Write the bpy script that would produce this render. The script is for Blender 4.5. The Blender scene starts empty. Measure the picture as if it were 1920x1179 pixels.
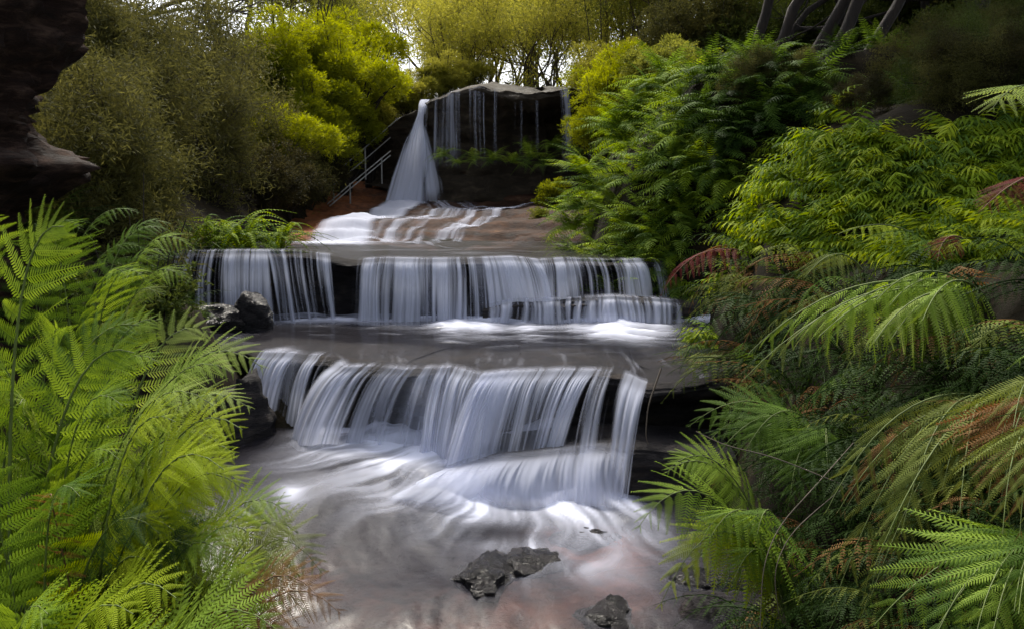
import bpy, math
import numpy as np
from mathutils import Matrix, Vector

# ------------------------------------------------------------------ camera, sky, sun, exposure
SC = bpy.context.scene
COL = SC.collection
FPX, CX, CY = 1598.0, 960.0, 589.5
PITCH = math.atan(209.5 / FPX)
CAM = np.array([0.0, 0.0, 2.2])
cam_d = bpy.data.cameras.new('camera')
cam_d.sensor_width = 36; cam_d.lens = FPX / 1920 * 36
cam_d.clip_start = 0.05; cam_d.clip_end = 2000
cam = bpy.data.objects.new('camera', cam_d); COL.objects.link(cam)
cam.location = CAM; cam.rotation_euler = (math.pi / 2 - PITCH, 0, 0)
SC.camera = cam

SUN_EL, SUN_AZ = math.radians(56), math.radians(-12)     # azimuth measured from +Y towards +X
wd = bpy.data.worlds.new('World'); SC.world = wd; wd.use_nodes = True
nt = wd.node_tree; nt.nodes.clear()
wo = nt.nodes.new('ShaderNodeOutputWorld'); bg = nt.nodes.new('ShaderNodeBackground')
sk = nt.nodes.new('ShaderNodeTexSky'); sk.sky_type = 'NISHITA'; sk.sun_disc = False
sk.sun_elevation = SUN_EL; sk.sun_rotation = SUN_AZ
sk.dust_density = 4.0; sk.air_density = 1.0
hs = nt.nodes.new('ShaderNodeHueSaturation'); hs.inputs['Saturation'].default_value = 0.42
nt.links.new(sk.outputs[0], hs.inputs['Color']); nt.links.new(hs.outputs[0], bg.inputs[0])
bg.inputs[1].default_value = 0.13
nt.links.new(bg.outputs[0], wo.inputs[0])
sl = bpy.data.lights.new('sun', 'SUN'); sl.energy = 2.5; sl.angle = math.radians(11); sl.color = (1.0, 0.94, 0.82)
so = bpy.data.objects.new('sun', sl); COL.objects.link(so)
sdir = Vector((math.sin(SUN_AZ) * math.cos(SUN_EL), math.cos(SUN_AZ) * math.cos(SUN_EL), math.sin(SUN_EL)))
so.rotation_euler = sdir.to_track_quat('Z', 'Y').to_euler(); so.location = (0, 0, 30)
SC.view_settings.view_transform = 'Standard'; SC.view_settings.look = 'None'
SC.view_settings.gamma = 1; SC.view_settings.exposure = 1.1
SC.cycles.max_bounces = 8; SC.cycles.transparent_max_bounces = 16
SC.cycles.diffuse_bounces = 3; SC.cycles.glossy_bounces = 2; SC.cycles.transmission_bounces = 4
SC.cycles.caustics_reflective = False; SC.cycles.caustics_refractive = False

# ------------------------------------------------------------------ helpers: pixels, noise
def ray(px, py):
    a = (px - CX) / FPX; b = (CY - py) / FPX
    c, s = math.cos(PITCH), math.sin(PITCH)
    return np.array([a, c + b * s, -s + b * c])
def atY(px, py, Y):
    d = ray(px, py); return CAM + d * (Y / d[1])
def atZ(px, py, z):
    d = ray(px, py); return CAM + d * ((z - CAM[2]) / d[2])

_r = np.random.default_rng(3)
_perm = _r.permutation(256); _perm = np.concatenate([_perm, _perm, _perm])
_g = _r.normal(size=(256, 3)); _g /= np.linalg.norm(_g, axis=1)[:, None]
def pn(P):
    P = np.asarray(P, float); i = np.floor(P).astype(int); f = P - i; i = i & 255
    u = f * f * f * (f * (f * 6 - 15) + 10); out = np.zeros(P.shape[:-1])
    for dx in (0, 1):
        wx = u[..., 0] if dx else 1 - u[..., 0]
        for dy in (0, 1):
            wy = u[..., 1] if dy else 1 - u[..., 1]
            for dz in (0, 1):
                wz = u[..., 2] if dz else 1 - u[..., 2]
                h = _perm[_perm[_perm[i[..., 0] + dx] + i[..., 1] + dy] % 256 + i[..., 2] + dz]
                out += wx * wy * wz * (_g[h] * (f - np.array([dx, dy, dz]))).sum(-1)
    return out * 1.5
def fbm(P, o=4):
    P = np.asarray(P, float); s = 0; a = 1
    for k in range(o):
        s = s + a * pn(P + 17.3 * k); P = P * 2.03; a *= 0.5
    return s
def st(*c): return np.stack(np.broadcast_arrays(*[np.asarray(v, float) for v in c]), -1)
def sstep(a, b, x):
    t = np.clip((x - a) / (b - a), 0, 1); return t * t * (3 - 2 * t)
def nrm(v):
    v = np.asarray(v, float); return v / (np.linalg.norm(v, axis=-1, keepdims=True) + 1e-9)

# ------------------------------------------------------------------ helpers: objects
def mesh(name, V, quads=None, tris=None, mat=None, smooth=True, attrs=None):
    V = np.asarray(V, np.float32).reshape(-1, 3)
    q = np.zeros((0, 4), int) if quads is None else np.asarray(quads, int).reshape(-1, 4)
    t = np.zeros((0, 3), int) if tris is None else np.asarray(tris, int).reshape(-1, 3)
    me = bpy.data.meshes.new(name)
    me.vertices.add(len(V)); me.vertices.foreach_set('co', V.ravel())
    li = np.concatenate([q.ravel(), t.ravel()]).astype(np.int32)
    tot = np.concatenate([np.full(len(q), 4), np.full(len(t), 3)]).astype(np.int32)
    stt = np.concatenate([[0], np.cumsum(tot)[:-1]]).astype(np.int32)
    me.loops.add(len(li)); me.loops.foreach_set('vertex_index', li)
    me.polygons.add(len(tot)); me.polygons.foreach_set('loop_start', stt)
    me.polygons.foreach_set('use_smooth', np.full(len(tot), smooth))
    me.update(calc_edges=True)
    if attrs:
        for k, a in attrs.items():
            at = me.attributes.new(k, 'FLOAT', 'POINT'); at.data.foreach_set('value', np.asarray(a, np.float32).ravel())
    if mat: me.materials.append(mat)
    return me
def obj(name, me, parent=None, M=None, label=None, cat=None, group=None, kind=None):
    o = bpy.data.objects.new(name, me); COL.objects.link(o)
    if parent: o.parent = parent
    if M is not None: o.matrix_basis = Matrix(np.asarray(M).tolist())
    if label: o['label'] = label
    if cat: o['category'] = cat
    if group: o['group'] = group
    if kind: o['kind'] = kind
    return o
def thing(name, loc, label, cat, group=None, kind=None):
    o = obj(name, None, None, None, label, cat, group, kind)
    o.location = [float(v) for v in loc]; o.empty_display_size = 0.2
    return o
def omat(o, m):
    o.material_slots[0].link = 'OBJECT'; o.material_slots[0].material = m
def gridq(nu, nv):
    a = np.arange(nu * nv).reshape(nu, nv)
    return np.stack([a[:-1, :-1], a[1:, :-1], a[1:, 1:], a[:-1, 1:]], -1).reshape(-1, 4)
def tube_geo(pts, rad, n=6):
    pts = np.asarray(pts, float); k = len(pts); rad = np.broadcast_to(np.asarray(rad, float), (k,))
    T = nrm(np.gradient(pts, axis=0)); ref = np.array([0.31, 0.17, 0.93])
    if abs(T.mean(0) @ ref) > 0.9 * np.linalg.norm(T.mean(0)) : ref = np.array([0.9, 0.3, 0.1])
    A = nrm(np.cross(T, ref)); B = np.cross(T, A)
    th = np.arange(n) / n * 2 * math.pi
    V = pts[:, None] + rad[:, None, None] * (A[:, None] * np.cos(th)[None, :, None] + B[:, None] * np.sin(th)[None, :, None])
    idx = np.arange(k * n).reshape(k, n)
    q = np.stack([idx[:-1], np.roll(idx[:-1], -1, 1), np.roll(idx[1:], -1, 1), idx[1:]], -1).reshape(-1, 4)
    return V.reshape(-1, 3), q
class Geo:
    def __init__(s): s.V = []; s.Q = []; s.n = 0
    def add(s, V, Q): s.V.append(V); s.Q.append(np.asarray(Q) + s.n); s.n += len(V)
    def mesh(s, name, mat, smooth=True): return mesh(name, np.concatenate(s.V), np.concatenate(s.Q), mat=mat, smooth=smooth)

# ------------------------------------------------------------------ materials
def newmat(name):
    m = bpy.data.materials.new(name); m.use_nodes = True; n = m.node_tree; n.nodes.clear()
    return m, n, n.nodes.new('ShaderNodeOutputMaterial')
def N(n, t, **kw):
    x = n.nodes.new(t)
    for k, v in kw.items():
        if hasattr(x, k): setattr(x, k, v)
        else: x.inputs[k].default_value = v
    return x
def ramp(n, fac, stops):
    r = n.nodes.new('ShaderNodeValToRGB'); e = r.color_ramp.elements
    while len(e) < len(stops): e.new(0.5)
    for i, (p, c) in enumerate(stops): e[i].position = p; e[i].color = (*c, 1)
    n.links.new(fac, r.inputs[0]); return r.outputs[0]

def leafmat(name, c1, c2, trans=0.35, rough=0.6, spec=0.08, tint=False):
    m, n, o = newmat(name); L = n.links.new
    if tint:
        a = N(n, 'ShaderNodeAttribute', attribute_name='tint'); f = a.outputs['Fac']
    else:
        oi = N(n, 'ShaderNodeObjectInfo'); f = oi.outputs['Random']
    tc = N(n, 'ShaderNodeTexCoord'); gn = N(n, 'ShaderNodeNewGeometry')
    nz = N(n, 'ShaderNodeTexNoise'); nz.inputs['Scale'].default_value = 2.2; nz.inputs['Detail'].default_value = 2
    L(gn.outputs['Position'], nz.inputs['Vector'])
    ad = N(n, 'ShaderNodeMath', operation='MULTIPLY_ADD'); L(f, ad.inputs[0]); ad.inputs[1].default_value = 0.6
    sb = N(n, 'ShaderNodeMath', operation='MULTIPLY_ADD'); L(nz.outputs[0], sb.inputs[0]); sb.inputs[1].default_value = 1.4; sb.inputs[2].default_value = -0.5
    L(sb.outputs[0], ad.inputs[2])
    col = ramp(n, ad.outputs[0], [(0.1, c1), (0.9, c2)])
    p = N(n, 'ShaderNodeBsdfPrincipled'); L(col, p.inputs['Base Color']); p.inputs['Roughness'].default_value = rough
    p.inputs['Specular IOR Level'].default_value = spec
    t = N(n, 'ShaderNodeBsdfTranslucent')
    hu = N(n, 'ShaderNodeHueSaturation'); hu.inputs['Hue'].default_value = 0.48; hu.inputs['Saturation'].default_value = 1.1; hu.inputs['Value'].default_value = 1.5
    L(col, hu.inputs['Color']); L(hu.outputs[0], t.inputs[0])
    mx = N(n, 'ShaderNodeMixShader'); mx.inputs[0].default_value = trans
    L(p.outputs[0], mx.inputs[1]); L(t.outputs[0], mx.inputs[2]); L(mx.outputs[0], o.inputs[0])
    return m

def rockmat(name, stops, rough=(0.25, 0.6), scale=3.0, bump=0.5, rust=None, strata=True, spec=.5):
    m, n, o = newmat(name); L = n.links.new
    gn = N(n, 'ShaderNodeNewGeometry')
    mp = N(n, 'ShaderNodeMapping'); mp.inputs['Scale'].default_value = (1, 1, 3.2 if strata else 1)
    L(gn.outputs['Position'], mp.inputs[0])
    nz = N(n, 'ShaderNodeTexNoise'); nz.inputs['Scale'].default_value = scale; nz.inputs['Detail'].default_value = 9; nz.inputs['Roughness'].default_value = 0.65
    nz.inputs['Distortion'].default_value = 0.6
    L(mp.outputs[0], nz.inputs['Vector'])
    col = ramp(n, nz.outputs[0], stops)
    if rust:
        at = N(n, 'ShaderNodeAttribute', attribute_name='rust')
        n3 = N(n, 'ShaderNodeTexNoise'); n3.inputs['Scale'].default_value = 7; n3.inputs['Detail'].default_value = 6
        L(gn.outputs['Position'], n3.inputs['Vector'])
        mu = N(n, 'ShaderNodeMath', operation='MULTIPLY_ADD'); L(n3.outputs[0], mu.inputs[0]); mu.inputs[1].default_value = 2.0; mu.inputs[2].default_value = -1.0
        ad = N(n, 'ShaderNodeMath', operation='ADD', use_clamp=True); L(mu.outputs[0], ad.inputs[0]); L(at.outputs['Fac'], ad.inputs[1])
        mm = N(n, 'ShaderNodeMath', operation='MULTIPLY', use_clamp=True); L(ad.outputs[0], mm.inputs[0]); L(at.outputs['Fac'], mm.inputs[1])
        mc = N(n, 'ShaderNodeMix', data_type='RGBA'); L(mm.outputs[0], mc.inputs[0]); L(col, mc.inputs[6]); mc.inputs[7].default_value = (*rust, 1)
        col = mc.outputs[2]
    p = N(n, 'ShaderNodeBsdfPrincipled'); L(col, p.inputs['Base Color'])
    p.inputs['Specular IOR Level'].default_value = spec
    mr = N(n, 'ShaderNodeMapRange'); L(nz.outputs[0], mr.inputs[0]); mr.inputs[1].default_value = 0.3; mr.inputs[2].default_value = 0.7
    mr.inputs[3].default_value = rough[0]; mr.inputs[4].default_value = rough[1]; L(mr.outputs[0], p.inputs['Roughness'])
    n2 = N(n, 'ShaderNodeTexNoise'); n2.inputs['Scale'].default_value = scale * 6; n2.inputs['Detail'].default_value = 8; n2.inputs['Roughness'].default_value = 0.7
    L(mp.outputs[0], n2.inputs['Vector'])
    b = N(n, 'ShaderNodeBump'); b.inputs['Strength'].default_value = bump; b.inputs['Distance'].default_value = 0.05
    L(n2.outputs[0], b.inputs['Height']); L(b.outputs[0], p.inputs['Normal'])
    L(p.outputs[0], o.inputs[0]); return m

def barkmat(name, a, b):
    m, n, o = newmat(name); L = n.links.new
    gn = N(n, 'ShaderNodeTexCoord'); mp = N(n, 'ShaderNodeMapping'); mp.inputs['Scale'].default_value = (9, 9, 1.6)
    L(gn.outputs['Object'], mp.inputs[0])
    nz = N(n, 'ShaderNodeTexNoise'); nz.inputs['Scale'].default_value = 2.5; nz.inputs['Detail'].default_value = 6
    L(mp.outputs[0], nz.inputs['Vector'])
    col = ramp(n, nz.outputs[0], [(0.3, a), (0.7, b)])
    p = N(n, 'ShaderNodeBsdfPrincipled'); L(col, p.inputs['Base Color']); p.inputs['Roughness'].default_value = 0.85
    bu = N(n, 'ShaderNodeBump'); bu.inputs['Strength'].default_value = 0.6; bu.inputs['Distance'].default_value = 0.03
    L(nz.outputs[0], bu.inputs['Height']); L(bu.outputs[0], p.inputs['Normal']); L(p.outputs[0], o.inputs[0]); return m

def watermat(name, deep=(0.055, 0.052, 0.05), alpha=0.5):
    m, n, o = newmat(name); L = n.links.new
    at = N(n, 'ShaderNodeAttribute', attribute_name='foam')
    gn = N(n, 'ShaderNodeNewGeometry')
    mp = N(n, 'ShaderNodeMapping'); mp.inputs['Scale'].default_value = (2.2, 1.0, 1); L(gn.outputs['Position'], mp.inputs[0])
    nz = N(n, 'ShaderNodeTexNoise'); nz.inputs['Scale'].default_value = 4; nz.inputs['Detail'].default_value = 4; nz.inputs['Distortion'].default_value = 1.2
    L(mp.outputs[0], nz.inputs['Vector'])
    bu = N(n, 'ShaderNodeBump'); bu.inputs['Strength'].default_value = 0.14; bu.inputs['Distance'].default_value = 0.02; L(nz.outputs[0], bu.inputs['Height'])
    w = N(n, 'ShaderNodeBsdfPrincipled'); w.inputs['Base Color'].default_value = (*deep, 1); w.inputs['Roughness'].default_value = 0.22; w.inputs['Specular IOR Level'].default_value = 0.45
    w.inputs['IOR'].default_value = 1.33; w.inputs['Alpha'].default_value = alpha; L(bu.outputs[0], w.inputs['Normal'])
    fo = N(n, 'ShaderNodeBsdfPrincipled'); fo.inputs['Base Color'].default_value = (0.66, 0.69, 0.83, 1); fo.inputs['Roughness'].default_value = 0.8
    fo.inputs['Specular IOR Level'].default_value = 0.1
    mx = N(n, 'ShaderNodeMixShader'); L(at.outputs['Fac'], mx.inputs[0]); L(w.outputs[0], mx.inputs[1]); L(fo.outputs[0], mx.inputs[2])
    L(mx.outputs[0], o.inputs[0]); return m

def fallmat(name, c=(0.68, 0.715, 0.86)):
    m, n, o = newmat(name); L = n.links.new
    at = N(n, 'ShaderNodeAttribute', attribute_name='cover')
    d = N(n, 'ShaderNodeBsdfDiffuse'); d.inputs[0].default_value = (*c, 1)
    t = N(n, 'ShaderNodeBsdfTranslucent'); t.inputs[0].default_value = (*c, 1)
    mx = N(n, 'ShaderNodeMixShader'); mx.inputs[0].default_value = 0.4; L(d.outputs[0], mx.inputs[1]); L(t.outputs[0], mx.inputs[2])
    tr = N(n, 'ShaderNodeBsdfTransparent')
    m2 = N(n, 'ShaderNodeMixShader'); L(at.outputs['Fac'], m2.inputs[0]); L(tr.outputs[0], m2.inputs[1]); L(mx.outputs[0], m2.inputs[2])
    L(m2.outputs[0], o.inputs[0]); return m

def plain(name, c, rough=0.5, metal=0.0):
    m, n, o = newmat(name); L = n.links.new
    gn = N(n, 'ShaderNodeNewGeometry'); nz = N(n, 'ShaderNodeTexNoise'); nz.inputs['Scale'].default_value = 9; nz.inputs['Detail'].default_value = 5
    L(gn.outputs['Position'], nz.inputs['Vector'])
    col = ramp(n, nz.outputs[0], [(0.3, tuple(v * 0.6 for v in c)), (0.7, tuple(min(1, v * 1.2) for v in c))])
    p = N(n, 'ShaderNodeBsdfPrincipled'); L(col, p.inputs['Base Color']); p.inputs['Roughness'].default_value = rough; p.inputs['Metallic'].default_value = metal
    L(p.outputs[0], o.inputs[0]); return m

M_WETROCK = rockmat('wet_rock', [(0.3, (0.012, 0.011, 0.013)), (0.5, (0.035, 0.032, 0.033)), (0.72, (0.085, 0.07, 0.062))], rough=(0.55, 0.85), spec=.12, bump=.9)
M_STONE = rockmat('wet_stone', [(0.3, (0.006, 0.006, 0.007)), (0.5, (0.016, 0.014, 0.016)), (0.75, (0.05, 0.043, 0.045))], rough=(0.12, 0.4), spec=.5, bump=1.0, scale=5)
M_BED = rockmat('stream_bed_rock', [(0.3, (0.013, 0.012, 0.014)), (0.5, (0.034, 0.030, 0.034)), (0.75, (0.085, 0.074, 0.08))], rough=(0.45, 0.75), spec=.14, bump=.9, rust=(0.26, 0.095, 0.06))
M_SLAB = rockmat('sandstone', [(0.3, (0.012, 0.008, 0.007)), (0.46, (0.035, 0.017, 0.011)), (0.6, (0.07, 0.036, 0.022)), (0.75, (0.15, 0.09, 0.055))], rough=(0.6, 0.9), scale=1.8, bump=.9, spec=.12, rust=(0.32, 0.12, 0.05))
M_DOME = rockmat('overhang_rock', [(0.3, (0.018, 0.013, 0.008)), (0.5, (0.035, 0.027, 0.018)), (0.75, (0.085, 0.066, 0.045))], rough=(0.45, 0.85), scale=2.2, bump=.9, spec=.15)
M_CLIFF = rockmat('dark_cliff_rock', [(0.3, (0.012, 0.008, 0.007)), (0.5, (0.035, 0.02, 0.015)), (0.7, (0.12, 0.075, 0.055))], rough=(0.5, 0.9), scale=4, bump=1.0, spec=.12)
M_SOIL = rockmat('soil_and_litter', [(0.3, (0.006, 0.005, 0.003)), (0.5, (0.014, 0.011, 0.006)), (0.7, (0.035, 0.026, 0.014))], rough=(0.8, 1.0), scale=4, strata=False, spec=.1)
M_WATER = watermat('stream_water', (0.028, 0.026, 0.034), .36); M_WATER_UP = watermat('upper_stream_water', (0.035, 0.034, 0.036), 0.5)
M_FALL = fallmat('falling_water')
M_STEEL = plain('galvanised_steel', (0.32, 0.32, 0.30), 0.6, 0.2)
M_TWIG = plain('dry_twig', (0.12, 0.095, 0.07), 0.8)
M_STALK = plain('fern_stalk', (0.11, 0.15, 0.03), 0.7)
M_STALKB = plain('brown_fern_stalk', (0.16, 0.08, 0.035), 0.7)
M_BARK = barkmat('dark_bark', (0.007, 0.005, 0.004), (0.03, 0.02, 0.014))
M_BARKW = barkmat('warm_bark', (0.035, 0.025, 0.014), (0.11, 0.08, 0.045))
L_LIME = leafmat('fern_lime', (0.19, 0.26, 0.012), (0.36, 0.44, 0.03), 0.4)
L_FRESH = leafmat('fern_fresh', (0.12, 0.20, 0.022), (0.25, 0.36, 0.05), 0.38)
L_PALE = leafmat('fern_pale', (0.19, 0.27, 0.05), (0.33, 0.41, 0.10), 0.38)
L_GREEN = leafmat('fern_green', (0.05, 0.10, 0.013), (0.11, 0.19, 0.028), 0.38)
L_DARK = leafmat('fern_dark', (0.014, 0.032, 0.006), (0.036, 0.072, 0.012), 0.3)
L_OLIVE = leafmat('fern_olive', (0.085, 0.115, 0.02), (0.19, 0.225, 0.05), 0.3)
L_BROWN = leafmat('fern_brown', (0.10, 0.055, 0.018), (0.26, 0.14, 0.05), 0.3)
L_RED = leafmat('fern_red', (0.06, 0.008, 0.008), (0.17, 0.022, 0.02), 0.3)
L_CORAL = leafmat('coral_fern_lime', (0.10, 0.16, 0.008), (0.24, 0.34, 0.02), 0.42)
T_LIME = leafmat('bush_lime', (0.11, 0.14, 0.010), (0.30, 0.34, 0.03), 0.5, tint=True)
T_GOLD = leafmat('bush_gold', (0.17, 0.185, 0.025), (0.38, 0.38, 0.075), 0.55, .6, .2, tint=True)
T_GREEN = leafmat('tree_green', (0.08, 0.10, 0.015), (0.22, 0.24, 0.05), 0.5, tint=True)
T_DULL = leafmat('shrub_dull', (0.03, 0.034, 0.012), (0.135, 0.135, 0.038), 0.4, .75, .12, tint=True)  # left shrubs' shade is put into this dark leaf colour, not cast
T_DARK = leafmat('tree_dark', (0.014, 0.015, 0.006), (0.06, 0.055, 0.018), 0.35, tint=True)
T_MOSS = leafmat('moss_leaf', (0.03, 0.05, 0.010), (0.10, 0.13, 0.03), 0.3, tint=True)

# ------------------------------------------------------------------ ground
_Y = [0, 4, 6, 7, 8.5, 10.4, 12, 15, 20, 25, 30, 70]
_XL = [-1.0, -1.25, -1.9, -2.35, -2.75, -3.9, -4.2, -4.3, -4.9, -5.2, -5.2, -5]
_XR = [1.2, 1.3, 1.45, 1.6, 1.95, 2.25, 1.2, 1.15, 1.6, 2.5, 3, 3]
def gz(x, y, noise=True):
    x = np.asarray(x, float); y = np.asarray(y, float)
    fl = np.interp(y, [0, 7.2, 8.3, 10.6, 11.2, 15, 24, 25.5, 27.5, 35, 70, 140], [-.9, -.8, .35, .4, 1.2, 1.25, 1.9, 2.2, 4.7, 5.8, 9.5, 16])
    dl = np.interp(y, _Y, _XL) - x; dr = x - np.interp(y, _Y, _XR)
    kb = np.interp(y, [0, 18, 24, 30, 70], [1, 1, 1, .45, .3])
    zl = np.interp(dl, [0, .4, 1.5, 3, 6, 12, 60], [0, .75, 1.25, 2.0, 3.3, 6, 12])
    zr = np.interp(dr, [0, .3, .7, 1.2, 1.8, 3, 6, 12, 60], [0, .8, 1.75, 2.5, 2.85, 2.95, 3.0, 3.4, 7])
    z = fl + kb * (zl + zr)
    if noise:
        P = st(x, y, x * 0)
        z = z + 0.12 * fbm(P * 0.9, 3) * np.clip(np.maximum(dl, dr) * 2, 0.3, 1)
    return z
def g1(x, y): return float(gz(np.array([x]), np.array([y]))[0])
def hit(px, py, y0=2.0, y1=60.0):
    d = ray(px, py); ys = np.linspace(y0, y1, 1500); P = CAM[None] + d[None] * (ys / d[1])[:, None]
    below = P[:, 2] < gz(P[:, 0], P[:, 1]); k = int(np.argmax(below)) if below.any() else len(ys) - 1
    return P[k]
xs = np.concatenate([np.linspace(-150, -14, 30)[:-1], np.linspace(-14, 12, 200), np.linspace(12, 150, 30)[1:]])
ys = np.concatenate([np.linspace(-20, 1, 20)[:-1], np.linspace(1, 32, 220), np.linspace(32, 300, 50)[1:]])
X, Yg = np.meshgrid(xs, ys, indexing='ij')
obj('ground', mesh('ground', st(X, Yg, gz(X, Yg)), gridq(len(xs), len(ys)), mat=M_SOIL), kind='structure',
    label='dark soil and leaf litter of the gully banks', cat='ground')

# ------------------------------------------------------------------ rock ledges (profile swept along the lip)
def lipline(pts, n):
    pts = np.array(pts, float); px = np.linspace(pts[0, 0], pts[-1, 0], n)
    py = np.interp(px, pts[:, 0], pts[:, 1]); Y = np.interp(px, pts[:, 0], pts[:, 2])
    # soften the kinks a little
    k = np.ones(5) / 5
    def sm(a): return np.convolve(np.pad(a, 2, mode='edge'), k, 'valid')
    py, Y = sm(py), sm(Y)
    P = np.array([atY(a, b, c) for a, b, c in zip(px, py, Y)])
    T = nrm(np.gradient(P[:, :2], axis=0)); Nn = np.stack([T[:, 1], -T[:, 0]], 1)
    kk = max(3, n // 12); ker = np.ones(2 * kk + 1) / (2 * kk + 1)
    Nn = nrm(np.stack([np.convolve(np.pad(Nn[:, i], kk, mode='edge'), ker, 'valid') for i in (0, 1)], 1))
    return px, P, Nn
def ledge(name, pts, zb, prof, n, amp, mat, sub=6, seed=0, label=None, rust=None, strata=7.0):
    px, P, Nn = lipline(pts, n)
    zbv = np.interp(px, *zb) if isinstance(zb, tuple) else np.full(n, zb)
    pr = np.array(prof, float); k = len(pr); t = np.linspace(0, k - 1, (k - 1) * sub + 1)
    o, a, b = [np.interp(t, np.arange(k), pr[:, i]) for i in range(3)]
    Z = a[None] * P[:, 2:3] + (1 - a[None]) * zbv[:, None] + b[None]
    XY = P[:, None, :2] + Nn[:, None] * o[None, :, None]
    V = np.concatenate([XY, Z[..., None]], -1)
    w = np.clip((o + 0.5) / 0.5, 0.15, 1)[None]
    nz = fbm(V * np.array([1.6, 1.6, 1.6]) + seed, 5)
    ly = pn(st(V[..., 0] * 1.7, V[..., 1] * 1.7, np.floor(Z * strata) * 3.7 + seed))
    dsp = amp * w * (nz + 1.1 * ly * (a[None] < 0.97))
    V[..., :2] += Nn[:, None] * dsp[..., None]
    V[..., 2] += 0.35 * amp * w * fbm(V * 2.3 + seed + 9, 4) * (np.abs(o[None]) > 0.02)
    at = None
    if rust is not None: at = {'rust': rust(V)}
    return obj(name, mesh(name, V, gridq(n, len(t)), mat=mat, attrs=at), kind='structure', label=label, cat='rock ledge')

LIP1 = [(300, 640, 9.0), (400, 645, 8.8), (500, 662, 8.5), (560, 664, 8.4), (622, 670, 8.2), (650, 690, 7.75), (700, 688, 7.75), (760, 694, 7.7), (850, 690, 7.7),
        (905, 704, 7.55), (960, 698, 7.6), (1060, 695, 7.6), (1130, 696, 7.6), (1175, 703, 7.5), (1210, 720, 7.4), (1300, 712, 7.5), (1420, 690, 7.7)]
LIP2 = [(230, 470, 10.7), (340, 474, 10.5), (450, 472, 10.5), (560, 473, 10.5), (615, 480, 10.5), (665, 490, 10.4), (720, 486, 10.4), (800, 488, 10.35), (880, 487, 10.35),
        (960, 484, 10.4), (1010, 490, 10.4), (1060, 487, 10.5), (1150, 490, 10.6), (1230, 488, 10.8), (1300, 485, 11), (1420, 480, 11.2)]
ZB1 = ([300, 600, 850, 1000, 1165, 1420], [0.02, 0.0, -0.06, -0.2, -0.3, -0.3])
PROF1 = [(-2.4, 1, -.16), (-.5, 1, -.06), (-.12, 1, -.03), (0, 1, -.05), (.03, .93, -.03), (-.05, .82, 0), (-.25, .68, 0), (-.38, .45, 0), (-.42, .2, 0), (-.38, .02, -.05), (-.2, 0, -.45)]
ledge('lower_ledge', LIP1, ZB1, PROF1, 340, 0.09, M_WETROCK, label='dark wet rock ledge under the lowest cascade')
PROF2 = [(-5.5, 1, -.18), (-.6, 1, -.07), (-.12, 1, -.03), (0, 1, -.05), (.03, .94, -.02), (-.08, .84, 0), (-.4, .72, 0), (-.55, .45, 0), (-.45, .2, 0), (-.2, .02, -.02), (.1, 0, -.4)]
ledge('middle_ledge', LIP2, 0.76, PROF2, 340, 0.08, M_WETROCK, seed=5, label='dark wet rock ledge under the middle cascade')
# stepped shelves that break the falls on their right side
LIP1B = [(845, 872, 7.2), (900, 858, 7.15), (1000, 850, 7.1), (1100, 838, 7.1), (1170, 836, 7.05), (1260, 842, 7.0), (1380, 850, 7.0)]
ledge('lower_shelf', LIP1B, ([845, 1165, 1380], [-.2, -.36, -.36]), [(-.7, 1, .02), (-.1, 1, 0), (0, 1, -.03), (.05, .8, 0), (.02, .5, 0), (.08, .2, 0), (.14, 0, -.3)], 160, 0.06, M_WETROCK, seed=11,
      label='low wet rock shelf at the foot of the lowest cascade')
LIP2B = [(905, 575, 10.1), (960, 563, 10.1), (1060, 562, 10.1), (1150, 558, 10.1), (1220, 562, 10.15), (1300, 568, 10.2), (1380, 570, 10.2)]
ledge('middle_shelf', LIP2B, 0.72, [(-.7, 1, .02), (-.1, 1, 0), (0, 1, -.03), (.05, .8, 0), (.02, .5, 0), (.06, .2, 0), (.1, 0, -.3)], 160, 0.05, M_WETROCK, seed=15,
      label='low wet rock shelf at the foot of the middle cascade')

# stream bed below the lowest fall
def zpool(x, y):
    return -0.32 * sstep(-0.6, 0.7, x * 0.55 + (7.9 - y) * 0.5 - 0.1) - 0.12 * sstep(5.4, 4.3, y)
xs = np.linspace(-3.2, 3.2, 190); ys = np.linspace(2.6, 7.9, 170); X, Yg = np.meshgrid(xs, ys, indexing='ij')
P = st(X, Yg, X * 0); Zp = zpool(X, Yg)
lay = pn(st(X * 1.2 + Yg * 0.5, Yg * 2.2 - X * 0.7, X * 0 + 4)); rid = fbm(P * 2.4 + 3, 5)
shal = sstep(-0.5, 0.4, X + 0.25) * sstep(6.3, 5.5, Yg)
Zb = Zp - 0.10 + 0.05 * rid + shal * (0.075 + 0.10 * lay + 0.10 * np.round(lay * 3 + .3 * rid) / 3)
def spot(px, py, r, z=-.3):
    c = atZ(px, py, z); return np.exp(-((X - c[0]) ** 2 + ((Yg - c[1]) * 0.7) ** 2) / r ** 2)
rust = np.clip(spot(1090, 975, .3) * 1.3 + spot(1150, 1010, .3) * 1.2 + .9 * spot(960, 1165, .45) + .5 * spot(700, 1170, .5) + .7 * spot(1160, 1100, .3) + .5 * spot(560, 1080, .35), 0, 1)
Zb = np.where(rust > .12, np.minimum(Zb, Zp - .02), Zb)
obj('stream_bed', mesh('stream_bed', st(X, Yg, Zb), gridq(190, 170), mat=M_BED, attrs={'rust': rust}), kind='structure', label='grey and rust red rock of the stream bed', cat='stream bed')

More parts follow.
